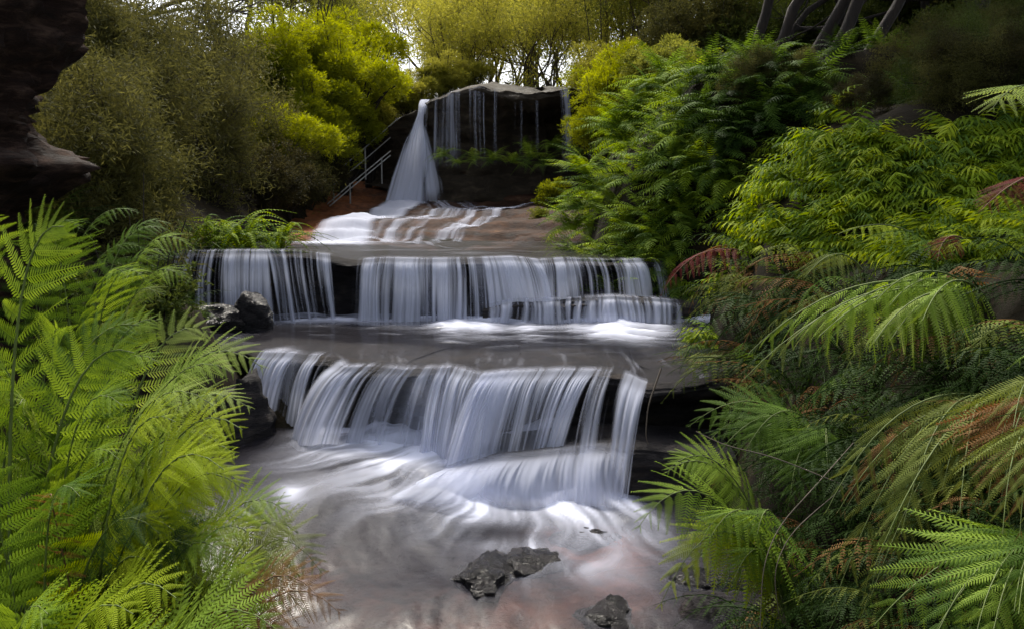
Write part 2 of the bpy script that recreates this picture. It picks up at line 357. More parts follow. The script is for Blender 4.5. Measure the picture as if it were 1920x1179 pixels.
# sandstone slabs between the middle ledge and the big fall
xs = np.linspace(-7.5, 3.8, 240); ys = np.linspace(14.0, 27.0, 260); X, Yg = np.meshgrid(xs, ys, indexing='ij')
def slab_z(X, Yg):
    b = np.interp(Yg, [14, 15.2, 16, 18, 20.5, 22.5, 24.5, 27], [1.3, 1.42, 1.62, 1.78, 2.0, 2.25, 2.6, 3.2])
    b = b + 0.30 * pn(st(X * 0.45, Yg * 0.5, X * 0 + 2)) + np.clip((X - 0.6) * 0.12, -.1, .5) + 0.5 * sstep(-4.6, -6.2, X)
    q = 0.20; s = b / q; fr = s - np.floor(s)
    return .6 * (np.floor(s) + sstep(0.55, 1.0, fr)) * q + .4 * (b - .05) + 0.05 * fbm(st(X, Yg, X * 0) * 1.9, 5)
Zs = slab_z(X, Yg)
rs = np.clip(sstep(-2.6, -4.6, X) * .9 + .35 * pn(st(X * .6, Yg * .6, X * 0 + 8)), 0, 1)
obj('sandstone_slabs', mesh('sandstone_slabs', st(X, Yg, Zs), gridq(240, 260), mat=M_SLAB, attrs={'rust': rs}), kind='structure', label='stepped brown sandstone slabs below the tall fall', cat='rock')

# the big overhang
LIP3 = [(690, 262, 25.2), (735, 235, 24.7), (775, 207, 24.3), (800, 190, 24.0), (850, 173, 23.7), (905, 163, 23.6), (960, 175, 23.3), (1000, 180, 23.0), (1040, 168, 23.0), (1075, 168, 23.2), (1120, 182, 23.6), (1180, 200, 24.2)]
px3, P3, N3 = lipline(LIP3, 220)
cave = sstep(880, 980, px3)
prA = np.array([(-6, 1, .2), (-3.2, 1, .42), (-1.6, 1, .3), (-.5, 1, .12), (0, 1, 0), (.04, .97, 0), (-.05, .85, 0), (-.25, .6, 0), (-.45, .35, 0), (-.4, .12, 0), (.2, 0, -.5)])
prB = np.array([(-6, 1, .2), (-3.2, 1, .36), (-1.6, 1, .28), (-.5, 1, .12), (0, 1, 0), (.03, .93, 0), (-.35, .82, 0), (-1.5, .7, 0), (-2.1, .5, 0), (-1.9, .25, 0), (-.7, 0, -.5)])
t = np.linspace(0, 10, 91); ip = lambda pr: [np.interp(t, np.arange(11), pr[:, i]) for i in range(3)]
A, B = ip(prA), ip(prB)
o, a, b = [A[i][None] * (1 - cave[:, None]) + B[i][None] * cave[:, None] for i in range(3)]
side = sstep(690, 800, px3)[:, None] * sstep(1180, 1090, px3)[:, None]
Z = a * P3[:, 2:3] + (1 - a) * 2.7 + b * side
V = np.concatenate([P3[:, None, :2] + N3[:, None] * o[..., None], Z[..., None]], -1)
ly = pn(st(V[..., 0] * .9, V[..., 1] * .9, np.floor(Z * 4) * 3.7)); nz = fbm(V * 1.1, 5)
V[..., :2] += N3[:, None] * (0.13 * nz + .16 * ly * (a < .99))[..., None]
V[..., 2] += 0.08 * fbm(V * 1.3 + 5, 4)
obj('overhanging_rock', mesh('overhanging_rock', V, gridq(220, 91), mat=M_DOME), kind='structure', label='domed overhanging rock that the tall fall drops from', cat='rock')

# dark cliff on the left bank
c0 = atY(30, 380, 6.6)
u = np.linspace(0, 1, 90); v = np.linspace(0, 1, 110)
U, Vv = np.meshgrid(u, v, indexing='ij')
zz = 0.9 + Vv * 5.6
prow = np.array([(0.9, -3.75), (1.7, -3.6), (2.05, -3.52), (2.25, -3.38), (2.42, -3.12), (2.52, -3.02), (2.62, -3.25), (2.9, -3.55), (3.2, -3.25), (3.5, -3.05), (4.0, -2.95), (5.0, -2.8), (6.5, -2.6)])
ang = -0.5 * math.pi + (U - .5) * 1.35 * math.pi
rx = np.interp(zz, prow[:, 0], prow[:, 1]) + 5.3
V = st(-6.15 + rx * np.cos(ang + .5 * math.pi), 7.3 + 1.8 * np.sin(ang + .5 * math.pi) * (0.6 + .25 * rx / 2), zz)
nn = nrm(st(np.cos(ang + .5 * math.pi), np.sin(ang + .5 * math.pi), zz * 0))
V += nn * (.20 * fbm(st(V[..., 0] * 3.5, V[..., 1] * 3.5, V[..., 2] * .8), 4) + 0.30 * fbm(V * np.array([1.5, 1.5, 1.1]) + 4, 6) + .16 * pn(st(V[..., 0], V[..., 1], np.floor(zz * 3) * 2.3)))[..., None]
cl = obj('cliff', mesh('cliff', V, gridq(90, 110), mat=M_CLIFF), label='black brown overhanging cliff with a ragged undercut on the fern bank', cat='cliff')

# rocks
def boulder(name, c, r, seed, mat, label, group=None, rough=.28, cat='rock'):
    nu, nv = 72, 44
    th = np.linspace(0, 2 * math.pi, nu); ph = np.linspace(-math.pi / 2, math.pi / 2, nv)
    T_, F_ = np.meshgrid(th, ph, indexing='ij')
    D = st(np.cos(T_) * np.cos(F_), np.sin(T_) * np.cos(F_), np.sin(F_))
    rr = np.random.default_rng(seed); pl = nrm(rr.normal(size=(15, 3)) * np.array([1, 1, .8])); dd = rr.uniform(.62, 1.0, 15)
    dt = np.maximum(D @ pl.T, .04); k = np.minimum((dd / dt).min(-1), 1.15)
    D2 = D * k[..., None]
    k2 = 1 + rough * .35 * fbm(D2 * 2.2 + seed, 5) + .10 * pn(st(D2[..., 0] * 1.5, D2[..., 1] * 1.5, np.floor(D2[..., 2] * 5 + .8 * D2[..., 0]) + seed))
    V = D2 * k2[..., None] * np.array(r)
    V[-1] = V[0]
    at = {'rust': np.zeros(nu * nv)}
    o = obj(name, mesh(name, V, gridq(nu, nv), mat=mat, attrs=at), None, None, label, cat, group); o.location = [float(q) for q in c]
    return o
c = atY(395, 590, 9.7); boulder('boulder', (c[0], c[1], .84), (.40, .30, .22), 2, M_STONE, 'black rounded boulder splitting the water at the foot of the middle cascade')
c = atY(468, 585, 9.8); boulder('boulder', (c[0], c[1], .86), (.22, .25, .27), 7, M_STONE, 'smaller black boulder against the rounder one under the middle cascade')
c = atY(445, 765, 7.9); boulder('boulder', (c[0], c[1], .1), (.36, .5, .48), 21, M_WETROCK, 'wet grey rock beside the lowest cascade half hidden by fern fronds', rough=.35)
for px, py, r, sd, lb in [(905, 1095, (.22, .34, .15), 31, 'ridged grey rock breaking the silky water of the lowest pool'),
                          (1000, 1085, (.2, .26, .13), 33, 'dark split rock leaning on the ridged rock in the lowest pool'),
                          (1130, 1168, (.26, .2, .12), 35, 'flat wet rock at the spill of the lowest pool'),
                          (1105, 1020, (.26, .12, .07), 37, 'low grey rock slab beside the rust red bed'),
                          (1300, 1110, (.3, .2, .09), 39, 'wet purple grey rock under the hanging bright frond')]:
    c = atZ(px, py, -.38); boulder('stream_rock', (c[0], c[1] + .1, float(zpool(c[0], c[1])) - .06), r, sd, M_STONE, lb, 'rocks in the lowest pool', .5)

# ------------------------------------------------------------------ water surfaces
def wsheet(name, V, foam, mat, label):
    nu, nv = V.shape[:2]
    return obj(name, mesh(name, V, gridq(nu, nv), mat=mat, attrs={'foam': np.clip(foam, 0, 1) ** 1.9}), kind='structure', label=label, cat='water')
# lowest pool
xs = np.linspace(-2.9, 2.6, 260); ys = np.linspace(2.7, 8.3, 260); X, Yg = np.meshgrid(xs, ys, indexing='ij')
Z = zpool(X, Yg)
def basefront(X):   # y of the foot of the lowest fall
    return np.interp(X, [-2.6, -1.7, -1.1, -.5, 0, .4, .8, 1.2], [8.1, 7.85, 7.7, 7.5, 7.2, 6.95, 6.8, 6.8])
d = basefront(X) - Yg
wx = X + .35 * pn(st(X * .9, Yg * .9, X * 0 + 1)); wy = Yg + .3 * pn(st(X * .9, Yg * .9, X * 0 + 5))
flow = fbm(st(wx * 2.2 + wy * .5, wy * .9 - wx * .3, X * 0), 4)
core = np.exp(-np.clip(d - .05, 0, 9) / (.75 + .45 * sstep(-1.5, 0, X)))
core *= sstep(-2.3, -1.5, X + d * .25) * sstep(1.5, .6, X - .1 * d)
eddy = np.exp(-((X + 1.25) ** 2 / .18 + (Yg - 6.9) ** 2 / .06)) + .8 * np.exp(-((X + .1) ** 2 / .08 + (Yg - 6.25) ** 2 / .03))
rx_, ry_ = X - .25, 8.3 - Yg; rr_ = np.hypot(rx_, ry_); th_ = np.arctan2(rx_, ry_)
wob = .13 * pn(st(X * 1.1, Yg * 1.1, X * 0 + 11)) + .05 * pn(st(X * 2.6, Yg * 2.6, X * 0 + 12))
strk = fbm(st((th_ + wob) * 5.5, rr_ * .75 + wob, X * 0 + 6), 5)
fine_ = fbm(st((th_ + wob * .8) * 22, rr_ * .9, X * 0 + 9), 4)
foam = core ** .95 * (1.0 + .45 * strk + .22 * fine_) - .9 * eddy * core
reach = np.exp(-np.clip(d, 0, 9) / 1.5) * sstep(-2.0, -.9, X + .3 * d) * sstep(1.25, .35, X + .1 * d)
foam += .66 * reach * sstep(-.25, .85, strk + .6 * fine_) + .08 * reach
foam += .35 * np.exp(-((X + .45) ** 2 / .35 + (Yg - 4.3) ** 2 / .012)) * (1 + strk) + .3 * np.exp(-((X - .15) ** 2 / .10 + (Yg - 4.3) ** 2 / .008))
foam *= .28 + .72 * sstep(2.3, .8, d + .25 * strk)
foam += .55 * np.exp(-((X + 1.75) ** 2 / .02 + (Yg - 6.35) ** 2 / .05)) * (1 + strk)
Z = Z + .05 * np.exp(-(d / .35) ** 2) + .09 * core * (fbm(st(X * 1.5, Yg * 1.5, X * 0 + 3), 3) + .35) * np.exp(-d / .8) + .012 * flow
wsheet('lowest_pool', st(X, Yg, Z), foam, M_WATER, 'silky white and grey water of the lowest pool')
# middle terrace
def ruled(pts, back, n, m, e=1.0):
    px, P, Nn = lipline(pts, n)
    pb = np.array([np.interp(px, [q[0] for q in back], [q[k] for q in back]) for k in (1, 2, 3)]).T
    w = np.linspace(0, 1, m)[None, :, None]
    F = P + np.concatenate([Nn * .02, np.full((n, 1), .012)], 1)
    return px, F[:, None] * (1 - w) + pb[:, None] * w
bx = lambda px, Y: (px - CX) / FPX * Y
back1 = [(p_, bx(p_ * .92 + 60, 10.75), 10.75, .79) for p_ in (300, 500, 700, 900, 1100, 1420)]
px, V = ruled(LIP1, back1, 320, 130)
X, Yg = V[..., 0], V[..., 1]
db = 10.15 - Yg
f1 = fbm(st(X * 1.2 + 2, Yg * 2.6, X * 0 + 2), 4)
rt = sstep(-1.9, -.4, X)
foam = np.exp(-np.clip(db, 0, 9) / (.18 + .42 * rt)) * (.5 + .4 * rt) * (1 + .8 * f1)
foam += .55 * np.exp(-((X - 1.0) ** 2 / 1.0 + (Yg - 9.35) ** 2 / .10)) * sstep(-.5, .5, f1) + .3 * np.exp(-((X + .3) ** 2 / .5 + (Yg - 9.6) ** 2 / .05)) * sstep(-.3, .5, f1)
foam += .36 * sstep(.0, .9, fbm(st((X + .25 * pn(st(X, Yg, X * 0))) * 9, Yg * .9 + X * .4, X * 0 + 7), 4)) * sstep(1.2, 2.3, db) + .25 * sstep(.1, .9, fbm(st(X * 2.2, Yg * 6, X * 0 + 27), 4)) * sstep(2.4, 1.0, db)
foam += .5 * np.exp(-((X + 2.35) ** 2 / .02 + (Yg - 8.55) ** 2 / .04))
V[..., 2] += .05 * np.exp(-(db / .3) ** 2) * rt + .05 * np.clip(foam, 0, 1) * (f1 + .3) * sstep(0, .4, Yg - 7.9)
wsheet('middle_terrace_water', V, foam, M_WATER, 'thin water sliding over the middle terrace')
back2 = [(p_, bx(p_ * .95 + 40, 15.6), 15.6, 1.5) for p_ in (230, 500, 700, 900, 1100, 1420)]
px, V = ruled(LIP2, back2, 240, 70)
f2 = fbm(st(V[..., 0] * .9, V[..., 1] * 2.2, V[..., 0] * 0), 4)
foam = .05 + .25 * f2 + .9 * np.exp(-((V[..., 0] + 3.2) ** 2 / .7 + (V[..., 1] - 15.3) ** 2 / 1.2))
wsheet('upper_terrace_water', V, foam, M_WATER_UP, 'grey water on the upper terrace before the middle cascade')

# ------------------------------------------------------------------ falling water
def curtain(parent, pts, p0, p1, cover, zb, throw, drift, seed, nv=26, relief=.03, run=.12, dens=2.4, fadeb=.0, maxa=.95, fine=1.0, spread=0.0, topfade=0, soft=1.0):
    n = int((p1 - p0) * dens)
    pxs, Pl, Nl = lipline(pts, 900)
    px = np.linspace(p0, p1, n); I = lambda A: np.stack([np.interp(px, pxs, A[:, k]) for k in range(A.shape[1])], 1)
    P, Nn = I(Pl), I(Nl)
    zbv = np.interp(px, *zb) if isinstance(zb, tuple) else np.full(n, float(zb))
    cv = np.interp(px, *cover); dr = np.interp(px, *drift) if isinstance(drift, tuple) else np.full(n, float(drift))
    tt = np.concatenate([np.linspace(-1, 0, 5)[:-1], np.linspace(0, 1, nv)])
    pos = np.clip(tt, 0, 1)[None]; neg = np.clip(-tt, 0, 1)[None]
    T = np.stack([-Nn[:, 1], Nn[:, 0]], 1)
    s_u = P[:, 0:1] * fine
    jit = .035 * pos * pn(st(s_u * 3 + seed, pos * 1.5 + 0 * s_u, s_u * 0 + seed))
    k = lambda f, z: pn(st((s_u + jit) * f + seed, pos * .7 * z, s_u * 0 + seed * 1.7))
    s = .5 + .40 * (k(3, .6) * .95 + k(8, .7) * .85 + k(21, .9) * .75 * soft + k(52, 1) * .5 * soft)
    al = sstep(1 - cv[:, None] - .26, 1 - cv[:, None] + .30, s) * np.clip(cv[:, None] * 3, 0, 1)
    thin = .55 + .45 * sstep(0, .25, pos) if True else 1
    al = al * maxa * thin * (1 - neg) ** 1.6
    al = al * (1 - fadeb * sstep(.75, 1, pos)) * sstep(0, .03, (px - p0)[:, None] / (p1 - p0)) * sstep(0, .03, (p1 - px)[:, None] / (p1 - p0))
    if topfade: al = al * sstep(-.6, .75, tt + .35 * pn(st(s_u * 2.2, s_u * 0, s_u * 0 + seed)))
    out = throw * (1 - (1 - pos) ** 1.6) + relief * (s - .5) * sstep(0, .3, pos) * 2
    Z = P[:, 2:3] + .02 - (P[:, 2:3] - zbv[:, None]) * pos ** 1.7 - .03 * sstep(0, .12, pos)
    lat = dr[:, None] * pos ** .9 + spread * ((px - (p0 + p1) / 2) / (p1 - p0))[:, None] * pos
    # drift is along world x
    V = np.concatenate([P[:, None, :2] + Nn[:, None] * (out + .01 - neg * run)[..., None], Z[..., None]], -1)
    V[..., 0] += lat
    V[..., 2] += neg * .02
    return obj('water_sheet', mesh('water_sheet', V, gridq(n, len(tt)), mat=M_FALL, attrs={'cover': al}), parent)

w1 = thing('lowest_cascade', (0, 0, 0), 'lowest cascade, wide silky curtain falling into the foamy pool', 'waterfall', kind='structure')
b1 = (ZB1[0], [v_ - .02 for v_ in ZB1[1]])
bs = ([900, 960, 1120, 1160, 1215], [-.08, -.1, -.05, -.32, -.38])
curtain(w1, LIP1, 488, 630, ([488, 500, 545, 565, 600, 630], [.3, .72, .6, .36, .42, .25]), b1, .28, -.08, 3)
curtain(w1, LIP1, 492, 620, ([492, 545, 560, 620], [.55, .5, .3, .3]), b1, .2, -.06, 73, maxa=.5, soft=.3)
curtain(w1, LIP1, 632, 935, ([632, 645, 690, 705, 722, 780, 795, 815, 905, 935], [.5, .72, .7, .35, .66, .66, .28, .62, .58, .5]), b1, .22, ([640, 780, 830, 905], [-.34, -.3, -.06, -.05]), 8)
curtain(w1, LIP1, 640, 905, ([640, 905], [.48, .48]), b1, .15, ([640, 780, 830, 905], [-.3, -.26, -.05, -.05]), 48, maxa=.45, soft=.2)
curtain(w1, LIP1, 902, 1125, ([902, 920, 1000, 1060, 1090, 1115, 1125], [.5, .78, .66, .6, .62, .6, .2]), bs, .38, ([902, 1125], [-.30, -.28]), 13)
curtain(w1, LIP1, 815, 975, ([815, 840, 880, 940, 975], [.1, .5, .6, .55, .1]), ([815, 975], [-.08, -.1]), .32, ([815, 975], [-.1, -.28]), 83)
curtain(w1, LIP1, 905, 1120, ([905, 1120], [.5, .5]), bs, .38, -.25, 55, maxa=.5, soft=.2)
curtain(w1, LIP1, 1118, 1216, ([1118, 1130, 1150, 1160, 1180, 1195, 1216], [.3, .55, .45, .3, .55, .68, .5]), bs, .55, ([1118, 1216], [-.15, -.2]), 17)
zs_ = ([845, 1000, 1185], [-.14, -.3, -.38])
curtain(w1, LIP1B, 835, 1180, ([835, 860, 1000, 1060, 1120, 1165, 1180], [.6, .9, .85, .7, .55, .45, .3]), zs_, .35, ([845, 1000, 1185], [-.3, -.12, -.02]), 23, relief=.10, run=.3, fine=.6, topfade=1, fadeb=.7, soft=.5)
curtain(w1, LIP1B, 840, 1120, ([840, 1120], [.6, .5]), zs_, .6, ([845, 1000, 1185], [-.4, -.15, -.02]), 93, relief=.12, run=.1, fine=.4, topfade=1, fadeb=1, maxa=.5, soft=.3)
w2 = thing('middle_cascade', (0, 0, 0), 'middle cascade, broad row of fine white strands above the middle terrace', 'waterfall', kind='structure')
b2 = .76
curtain(w2, LIP2, 325, 505, ([325, 345, 400, 430, 450, 505], [.4, .62, .64, .5, .6, .55]), b2, .3, ([325, 440, 505], [0, .02, .14]), 31)
curtain(w2, LIP2, 500, 622, ([500, 515, 535, 560, 622], [.6, .6, .3, .30, .30]), b2, .25, ([500, 622], [.2, .12]), 35)
curtain(w2, LIP2, 668, 1015, ([668, 690, 760, 850, 940, 1015], [.4, .6, .66, .58, .6, .55]), b2, .28, ([668, 850, 1000], [0, .04, .18]), 39)
curtain(w2, LIP2, 690, 1010, ([690, 1010], [.5, .5]), b2, .2, ([668, 850, 1000], [0, .04, .16]), 61, maxa=.4, soft=.2)
curtain(w2, LIP2, 1008, 1240, ([1008, 1020, 1060, 1085, 1130, 1150, 1200, 1240], [.6, .75, .6, .42, .5, .55, .45, .45]), ([1000, 1260], [1.0, 1.02]), .25, .02, 43)
curtain(w2, LIP2B, 915, 1275, ([915, 950, 1010, 1060, 1110, 1200, 1275], [.35, .45, .7, .55, .72, .62, .5]), .74, .16, 0, 47, relief=.05, run=.25, fine=.6)
# tall fall
w3 = thing('tall_fall', (0, 0, 0), 'tall narrow plume and thin trickles dropping from the overhanging rock', 'waterfall', kind='structure')
curtain(w3, LIP3, 800, 910, ([800, 815, 850, 870, 910], [.45, .5, .42, .48, .4]), ([800, 910], [3.2, 3.1]), .35, .12, 51, maxa=.6, fadeb=.8, relief=.02, fine=.7)
curtain(w3, LIP3, 925, 1010, ([925, 1010], [.34, .30]), 3.2, .2, .05, 53, maxa=.55, fadeb=.9, relief=.02, fine=.7)
curtain(w3, LIP3, 1048, 1068, ([1048, 1058, 1068], [.3, .8, .4]), 3.0, .25, 0, 57, maxa=.6, fadeb=.9, relief=.02, fine=.7)
def chute(path, w0, seed, cov=.85, nv=60, n=70, fine=9, lift=.0, fade=0.0):
    path = np.array(path, float); m = len(path); t = np.linspace(0, m - 1, nv)
    C = np.stack([np.interp(t, np.arange(m), path[:, k]) for k in range(3)], 1)
    ker = np.ones(7) / 7
    C = np.stack([np.convolve(np.pad(C[:, k], 3, mode='edge'), ker, 'valid') for k in range(3)], 1)
    W = np.interp(t, np.arange(m), w0)
    u = np.linspace(-1, 1, n)
    dirx = np.array([1.0, .15, 0])
    V = C[None] + u[:, None, None] * W[None, :, None] * dirx[None, None]
    V[..., 1] += .12 * (u[:, None] ** 2)
    s = .5 + .45 * (pn(st(u[:, None] * fine * .35 + seed, t[None] * .2, 0 * t[None] + seed)) + .7 * pn(st(u[:, None] * fine + seed, t[None] * .3, 0 * t[None] + seed)))
    al = sstep(1 - cov - .4, 1 - cov + .3, s) * sstep(1.0, .6, np.abs(u)[:, None] + .3 * pn(st(u[:, None] * 3 + seed, t[None] * .9, 0 * t[None] + seed))) * (1 - fade * sstep(.8, 1, t / (m - 1)))[None]
    V[..., 1] -= .05 * (s - .5)
    V[..., 2] += lift
    return obj('water_sheet', mesh('water_sheet', V, gridq(n, nv), mat=M_FALL, attrs={'cover': np.clip(al, 0, 1) * .95}), w3)
Pp = lambda *a: atY(*a)
chute([Pp(798, 186, 24.6), Pp(794, 196, 24.0), Pp(788, 215, 23.75), Pp(784, 240, 23.6), Pp(778, 275, 23.45), Pp(770, 330, 23.3), Pp(756, 396, 22.9)], [.16, .15, .11, .19, .36, .50, .60], 3, .92)
chute([Pp(786, 225, 23.9), Pp(790, 260, 23.85), Pp(795, 300, 23.7), Pp(798, 345, 23.4), Pp(800, 380, 23.2)], [.1, .22, .36, .45, .5], 9, .6, fade=.6)
def over(pts, wd, seed, cov, fine=6, lift=.05):
    # water running over the slabs: follows the slab surface
    path = np.array(pts, float); m = len(path); nv, n = 110, 60; t = np.linspace(0, m - 1, nv)
    C = np.stack([np.interp(t, np.arange(m), path[:, k]) for k in range(2)], 1); W = np.interp(t, np.arange(m), wd)
    u = np.linspace(-1, 1, n)
    X = C[None, :, 0] + u[:, None] * W[None]; Yy = C[None, :, 1] + 0 * X
    Z = slab_z(X, Yy) + lift
    s = .5 + .45 * (pn(st(u[:, None] * fine * .4 + seed, t[None] * .6, 0 * t[None] + seed)) + .7 * pn(st(u[:, None] * fine + seed, t[None] * .9, 0 * t[None] + seed)))
    al = sstep(1 - cov - .4, 1 - cov + .3, s) * sstep(1, .6, np.abs(u))[:, None]
    al = al * sstep(0, .6, t)[None]
    return obj('water_sheet', mesh('water_sheet', st(X, Yy, Z), gridq(n, nv), mat=M_FALL, attrs={'cover': np.clip(al, 0, 1) * .95}), w3)
def xy(px, py, Y): p = atY(px, py, Y); return (p[0], p[1])
over([xy(772, 375, 23.6), xy(752, 385, 22.5), xy(700, 405, 20.5), xy(650, 430, 18.0), xy(625, 455, 15.4)], [.6, .62, .62, .66, .75], 5, .95)
over([xy(830, 375, 23.4), xy(880, 385, 22.2), xy(860, 400, 20.5), xy(800, 425, 18), xy(770, 450, 16)], [.9, 1.3, 1.4, 1.2, 1.0], 12, .30, 11)
over([xy(1060, 330, 23.6), xy(1040, 355, 23), xy(980, 370, 22.5), xy(930, 380, 21.5)], [.3, .4, .6, .8], 16, .42, 6)

# ------------------------------------------------------------------ handrails beside the tall fall
def rail_thing(posts, rails, label):
    base = atY(*posts[0][:1], posts[0][2], posts[0][3])
    h = thing('handrail', base, label, 'handrail')
    for px, ytop, ybot, Y in posts:
        a, b = atY(px, ybot, Y), atY(px, ytop, Y); a = np.array([a[0], a[1], a[2] - .15]); b = np.array([a[0], a[1], b[2]])
        V, q = tube_geo([a - base, b - base], .022, 8); obj('post', mesh('post', V, q, mat=M_STEEL), h)
    for r in rails:
        V, q = tube_geo([atY(*p_) - base for p_ in r], .017, 8); obj('rail', mesh('rail', V, q, mat=M_STEEL), h)
rail_thing([(626, 326, 380, 23.0), (685.5, 276, 327, 24.0), (745, 222, 250, 25.0)],
           [[(620, 352, 22.9), (685, 299, 24.0), (745, 247, 25.0), (756, 238, 25.2)], [(626, 327, 23.0), (685, 277, 24.0), (745, 224, 25.0), (777, 210, 25.6)]],
           'grey steel handrail with three posts climbing the far side of the steps')
rail_thing([(657, 344, 386, 22.6), (716, 296, 335, 23.6)],
           [[(614, 383, 21.9), (657, 346, 22.6), (716, 297, 23.6), (732, 284, 23.8)], [(618, 387, 21.9), (657, 354, 22.6), (716, 305, 23.6), (732, 292, 23.8)]],
           'grey steel double handrail on the near side of the steps')

# ------------------------------------------------------------------ ferns
def pinna_geo(n, W, hw, lean, bend, lod, taper=.75, seed=0, stem=True):
    r = np.random.default_rng(seed); V = []; Q = []; T = []
    xs = np.linspace(.05, .97, n)
    zf = lambda x: -bend * x * x
    for x in xs:
        w = W * min(1, (x + .02) * 9) * (1 - taper * x ** 1.6) * r.uniform(.9, 1.08)
        h = hw * (1 - .55 * x)
        for s in (-1, 1):
            tip = np.array([x + lean * w, s * w, zf(x) - .10 * w - .02 * r.random()])
            b0 = np.array([x - h, s * .004, zf(x)]); b1 = np.array([x + h, s * .004, zf(x)])
            k = len(V)
            if lod == 0:
                mid = b0 * .45 + tip * .55; d = np.array([h * 1.05, 0, 0]); up = np.array([0, 0, .03 * w])
                V += [b0, b1, mid + d + up + [lean * w * .1, 0, 0], mid - d * .9 + up, tip]
                Q.append([k, k + 1, k + 2, k + 3]) if s > 0 else Q.append([k + 3, k + 2, k + 1, k])
                T.append([k + 3, k + 2, k + 4] if s > 0 else [k + 4, k + 2, k + 3])
            else:
                mid = b0 * .5 + tip * .5
                V += [b0, mid + [h * 1.5, 0, 0], tip, mid - [h * .6, 0, 0]]
                Q.append([k, k + 1, k + 2, k + 3] if s > 0 else [k + 3, k + 2, k + 1, k])
    if stem:
        xs = np.linspace(0, 1, 5)
        for a, b in zip(xs[:-1], xs[1:]):
            k = len(V); h = .008
            V += [[a, -h, zf(a) + .003], [a, h, zf(a) + .003], [b, h * .6, zf(b) + .003], [b, -h * .6, zf(b) + .003]]; Q.append([k, k + 3, k + 2, k + 1])
    return np.array(V, float), np.array(Q, int), np.array(T, int).reshape(-1, 3)
PIN = {'fine': (21, .132, .0138, .5, .12), 'broad': (13, .18, .026, .6, .10), 'long': (24, .105, .0112, .5, .22), 'comb': (18, .135, .0135, .6, .14)}
PINMESH = {k: [mesh('pinna', *pinna_geo(*a, 0, seed=q), mat=L_GREEN, smooth=False) for q in range(3)] for k, a in PIN.items()}
def bez(b, c, t, s):
    s = np.asarray(s)[:, None]; return (1 - s) ** 2 * b + 2 * s * (1 - s) * c + s * s * t
def frond_frames(b, c, t, n, plen, r, a0=74, a1=38, droop=.15, s0=.14, roll=0.0, prof=None):
    s = np.linspace(s0, .985, n); P = bez(b, c, t, s); T = nrm(2 * (1 - s)[:, None] * (c - b) + 2 * s[:, None] * (t - c))
    out = []
    prof = prof or ([0, .14, .32, .6, .85, 1], [.5, .85, 1, .74, .36, .08])
    for i in range(n):
        sd = np.cross(T[i], [0, 0, 1.0]); 
        if np.linalg.norm(sd) < .25: sd = sd + np.cross(T[i], [0, .6, .8])
        sd = nrm(sd); nn = np.cross(sd, T[i])
        cr, sr = math.cos(roll), math.sin(roll); sd, nn = sd * cr + nn * sr, nn * cr - sd * sr
        L = plen * float(np.interp(s[i], *prof))
        for sg in (-1, 1):
            an = math.radians(a0 + (a1 - a0) * s[i] ** 1.5 + r.uniform(-6, 6))
            d = T[i] * math.cos(an) + sd * sg * math.sin(an) + np.array([0, 0, -1.0]) * (droop + r.uniform(-.06, .08))
            d = nrm(d); z = nrm(nn + r.normal(size=3) * (.12 + .2 * droop)); z = nrm(z - d * (z @ d)); y = np.cross(z, d)
            l = L * r.uniform(.9, 1.08); M = np.eye(4); M[:3, 0] = d * l; M[:3, 1] = y * l; M[:3, 2] = z * l; M[:3, 3] = P[i] + T[i] * sg * .004
            out.append(M)
    return s, P, out
FR = np.random.default_rng(21)
def fern(base, fronds, label, mat, kind='fine', group=None, stalk=None, n=12, rad=.006, name='fern', extra=0):
    """fronds: (control, tip, pinna length, droop, roll, material); world coordinates; extra = further fronds between the given ones"""
    base = np.asarray(base, float); fl = [list(f_) for f_ in fronds]
    for k in range(extra):
        a, b = fronds[FR.integers(len(fronds))], fronds[FR.integers(len(fronds))]; w = FR.uniform(.2, .8); q = FR.uniform(.72, .98)
        c = np.asarray(a[0]) * w + np.asarray(b[0]) * (1 - w); t = np.asarray(a[1]) * w + np.asarray(b[1]) * (1 - w); j = FR.normal(size=3) * .06
        fl.append([base + (c - base) * q + j, base + (t - base) * q + j * 1.5 - [0, 0, .04], a[2] * q, a[3], a[4] + FR.uniform(-.3, .3), a[5]])
    f = thing(name, base, label, 'fern', group)
    for c, t, pl, dr, ro, m in fl:
        c = np.asarray(c) - base; t = np.asarray(t) - base; b = np.array([FR.uniform(-.03, .03), FR.uniform(-.03, .03), -.02])
        ln = np.linalg.norm(c - b) * .5 + np.linalg.norm(t - c) * .5 + np.linalg.norm(t - b) * .4
        nn = int(np.clip(ln * .85 / (pl * (.21 if dr < .5 else .25)), 9, 20))
        ro = -(abs(ro) + .3) * np.sign((t - b)[0]); s, P, Ms = frond_frames(b, c, t, nn, pl, FR, droop=dr, roll=ro)
        pts = bez(b, c, t, np.linspace(0, 1, 14)); V, q = tube_geo(pts, np.linspace(rad, rad * .2, 14), 5)
        fo = obj('frond', mesh('frond', V, q, mat=stalk or M_STALK), f)
        for M in Ms:
            p = obj('pinna', PINMESH[kind][FR.integers(3)], fo, M); omat(p, m or mat)
    return f
def tip(px, py, Y): return atY(px, py, Y)

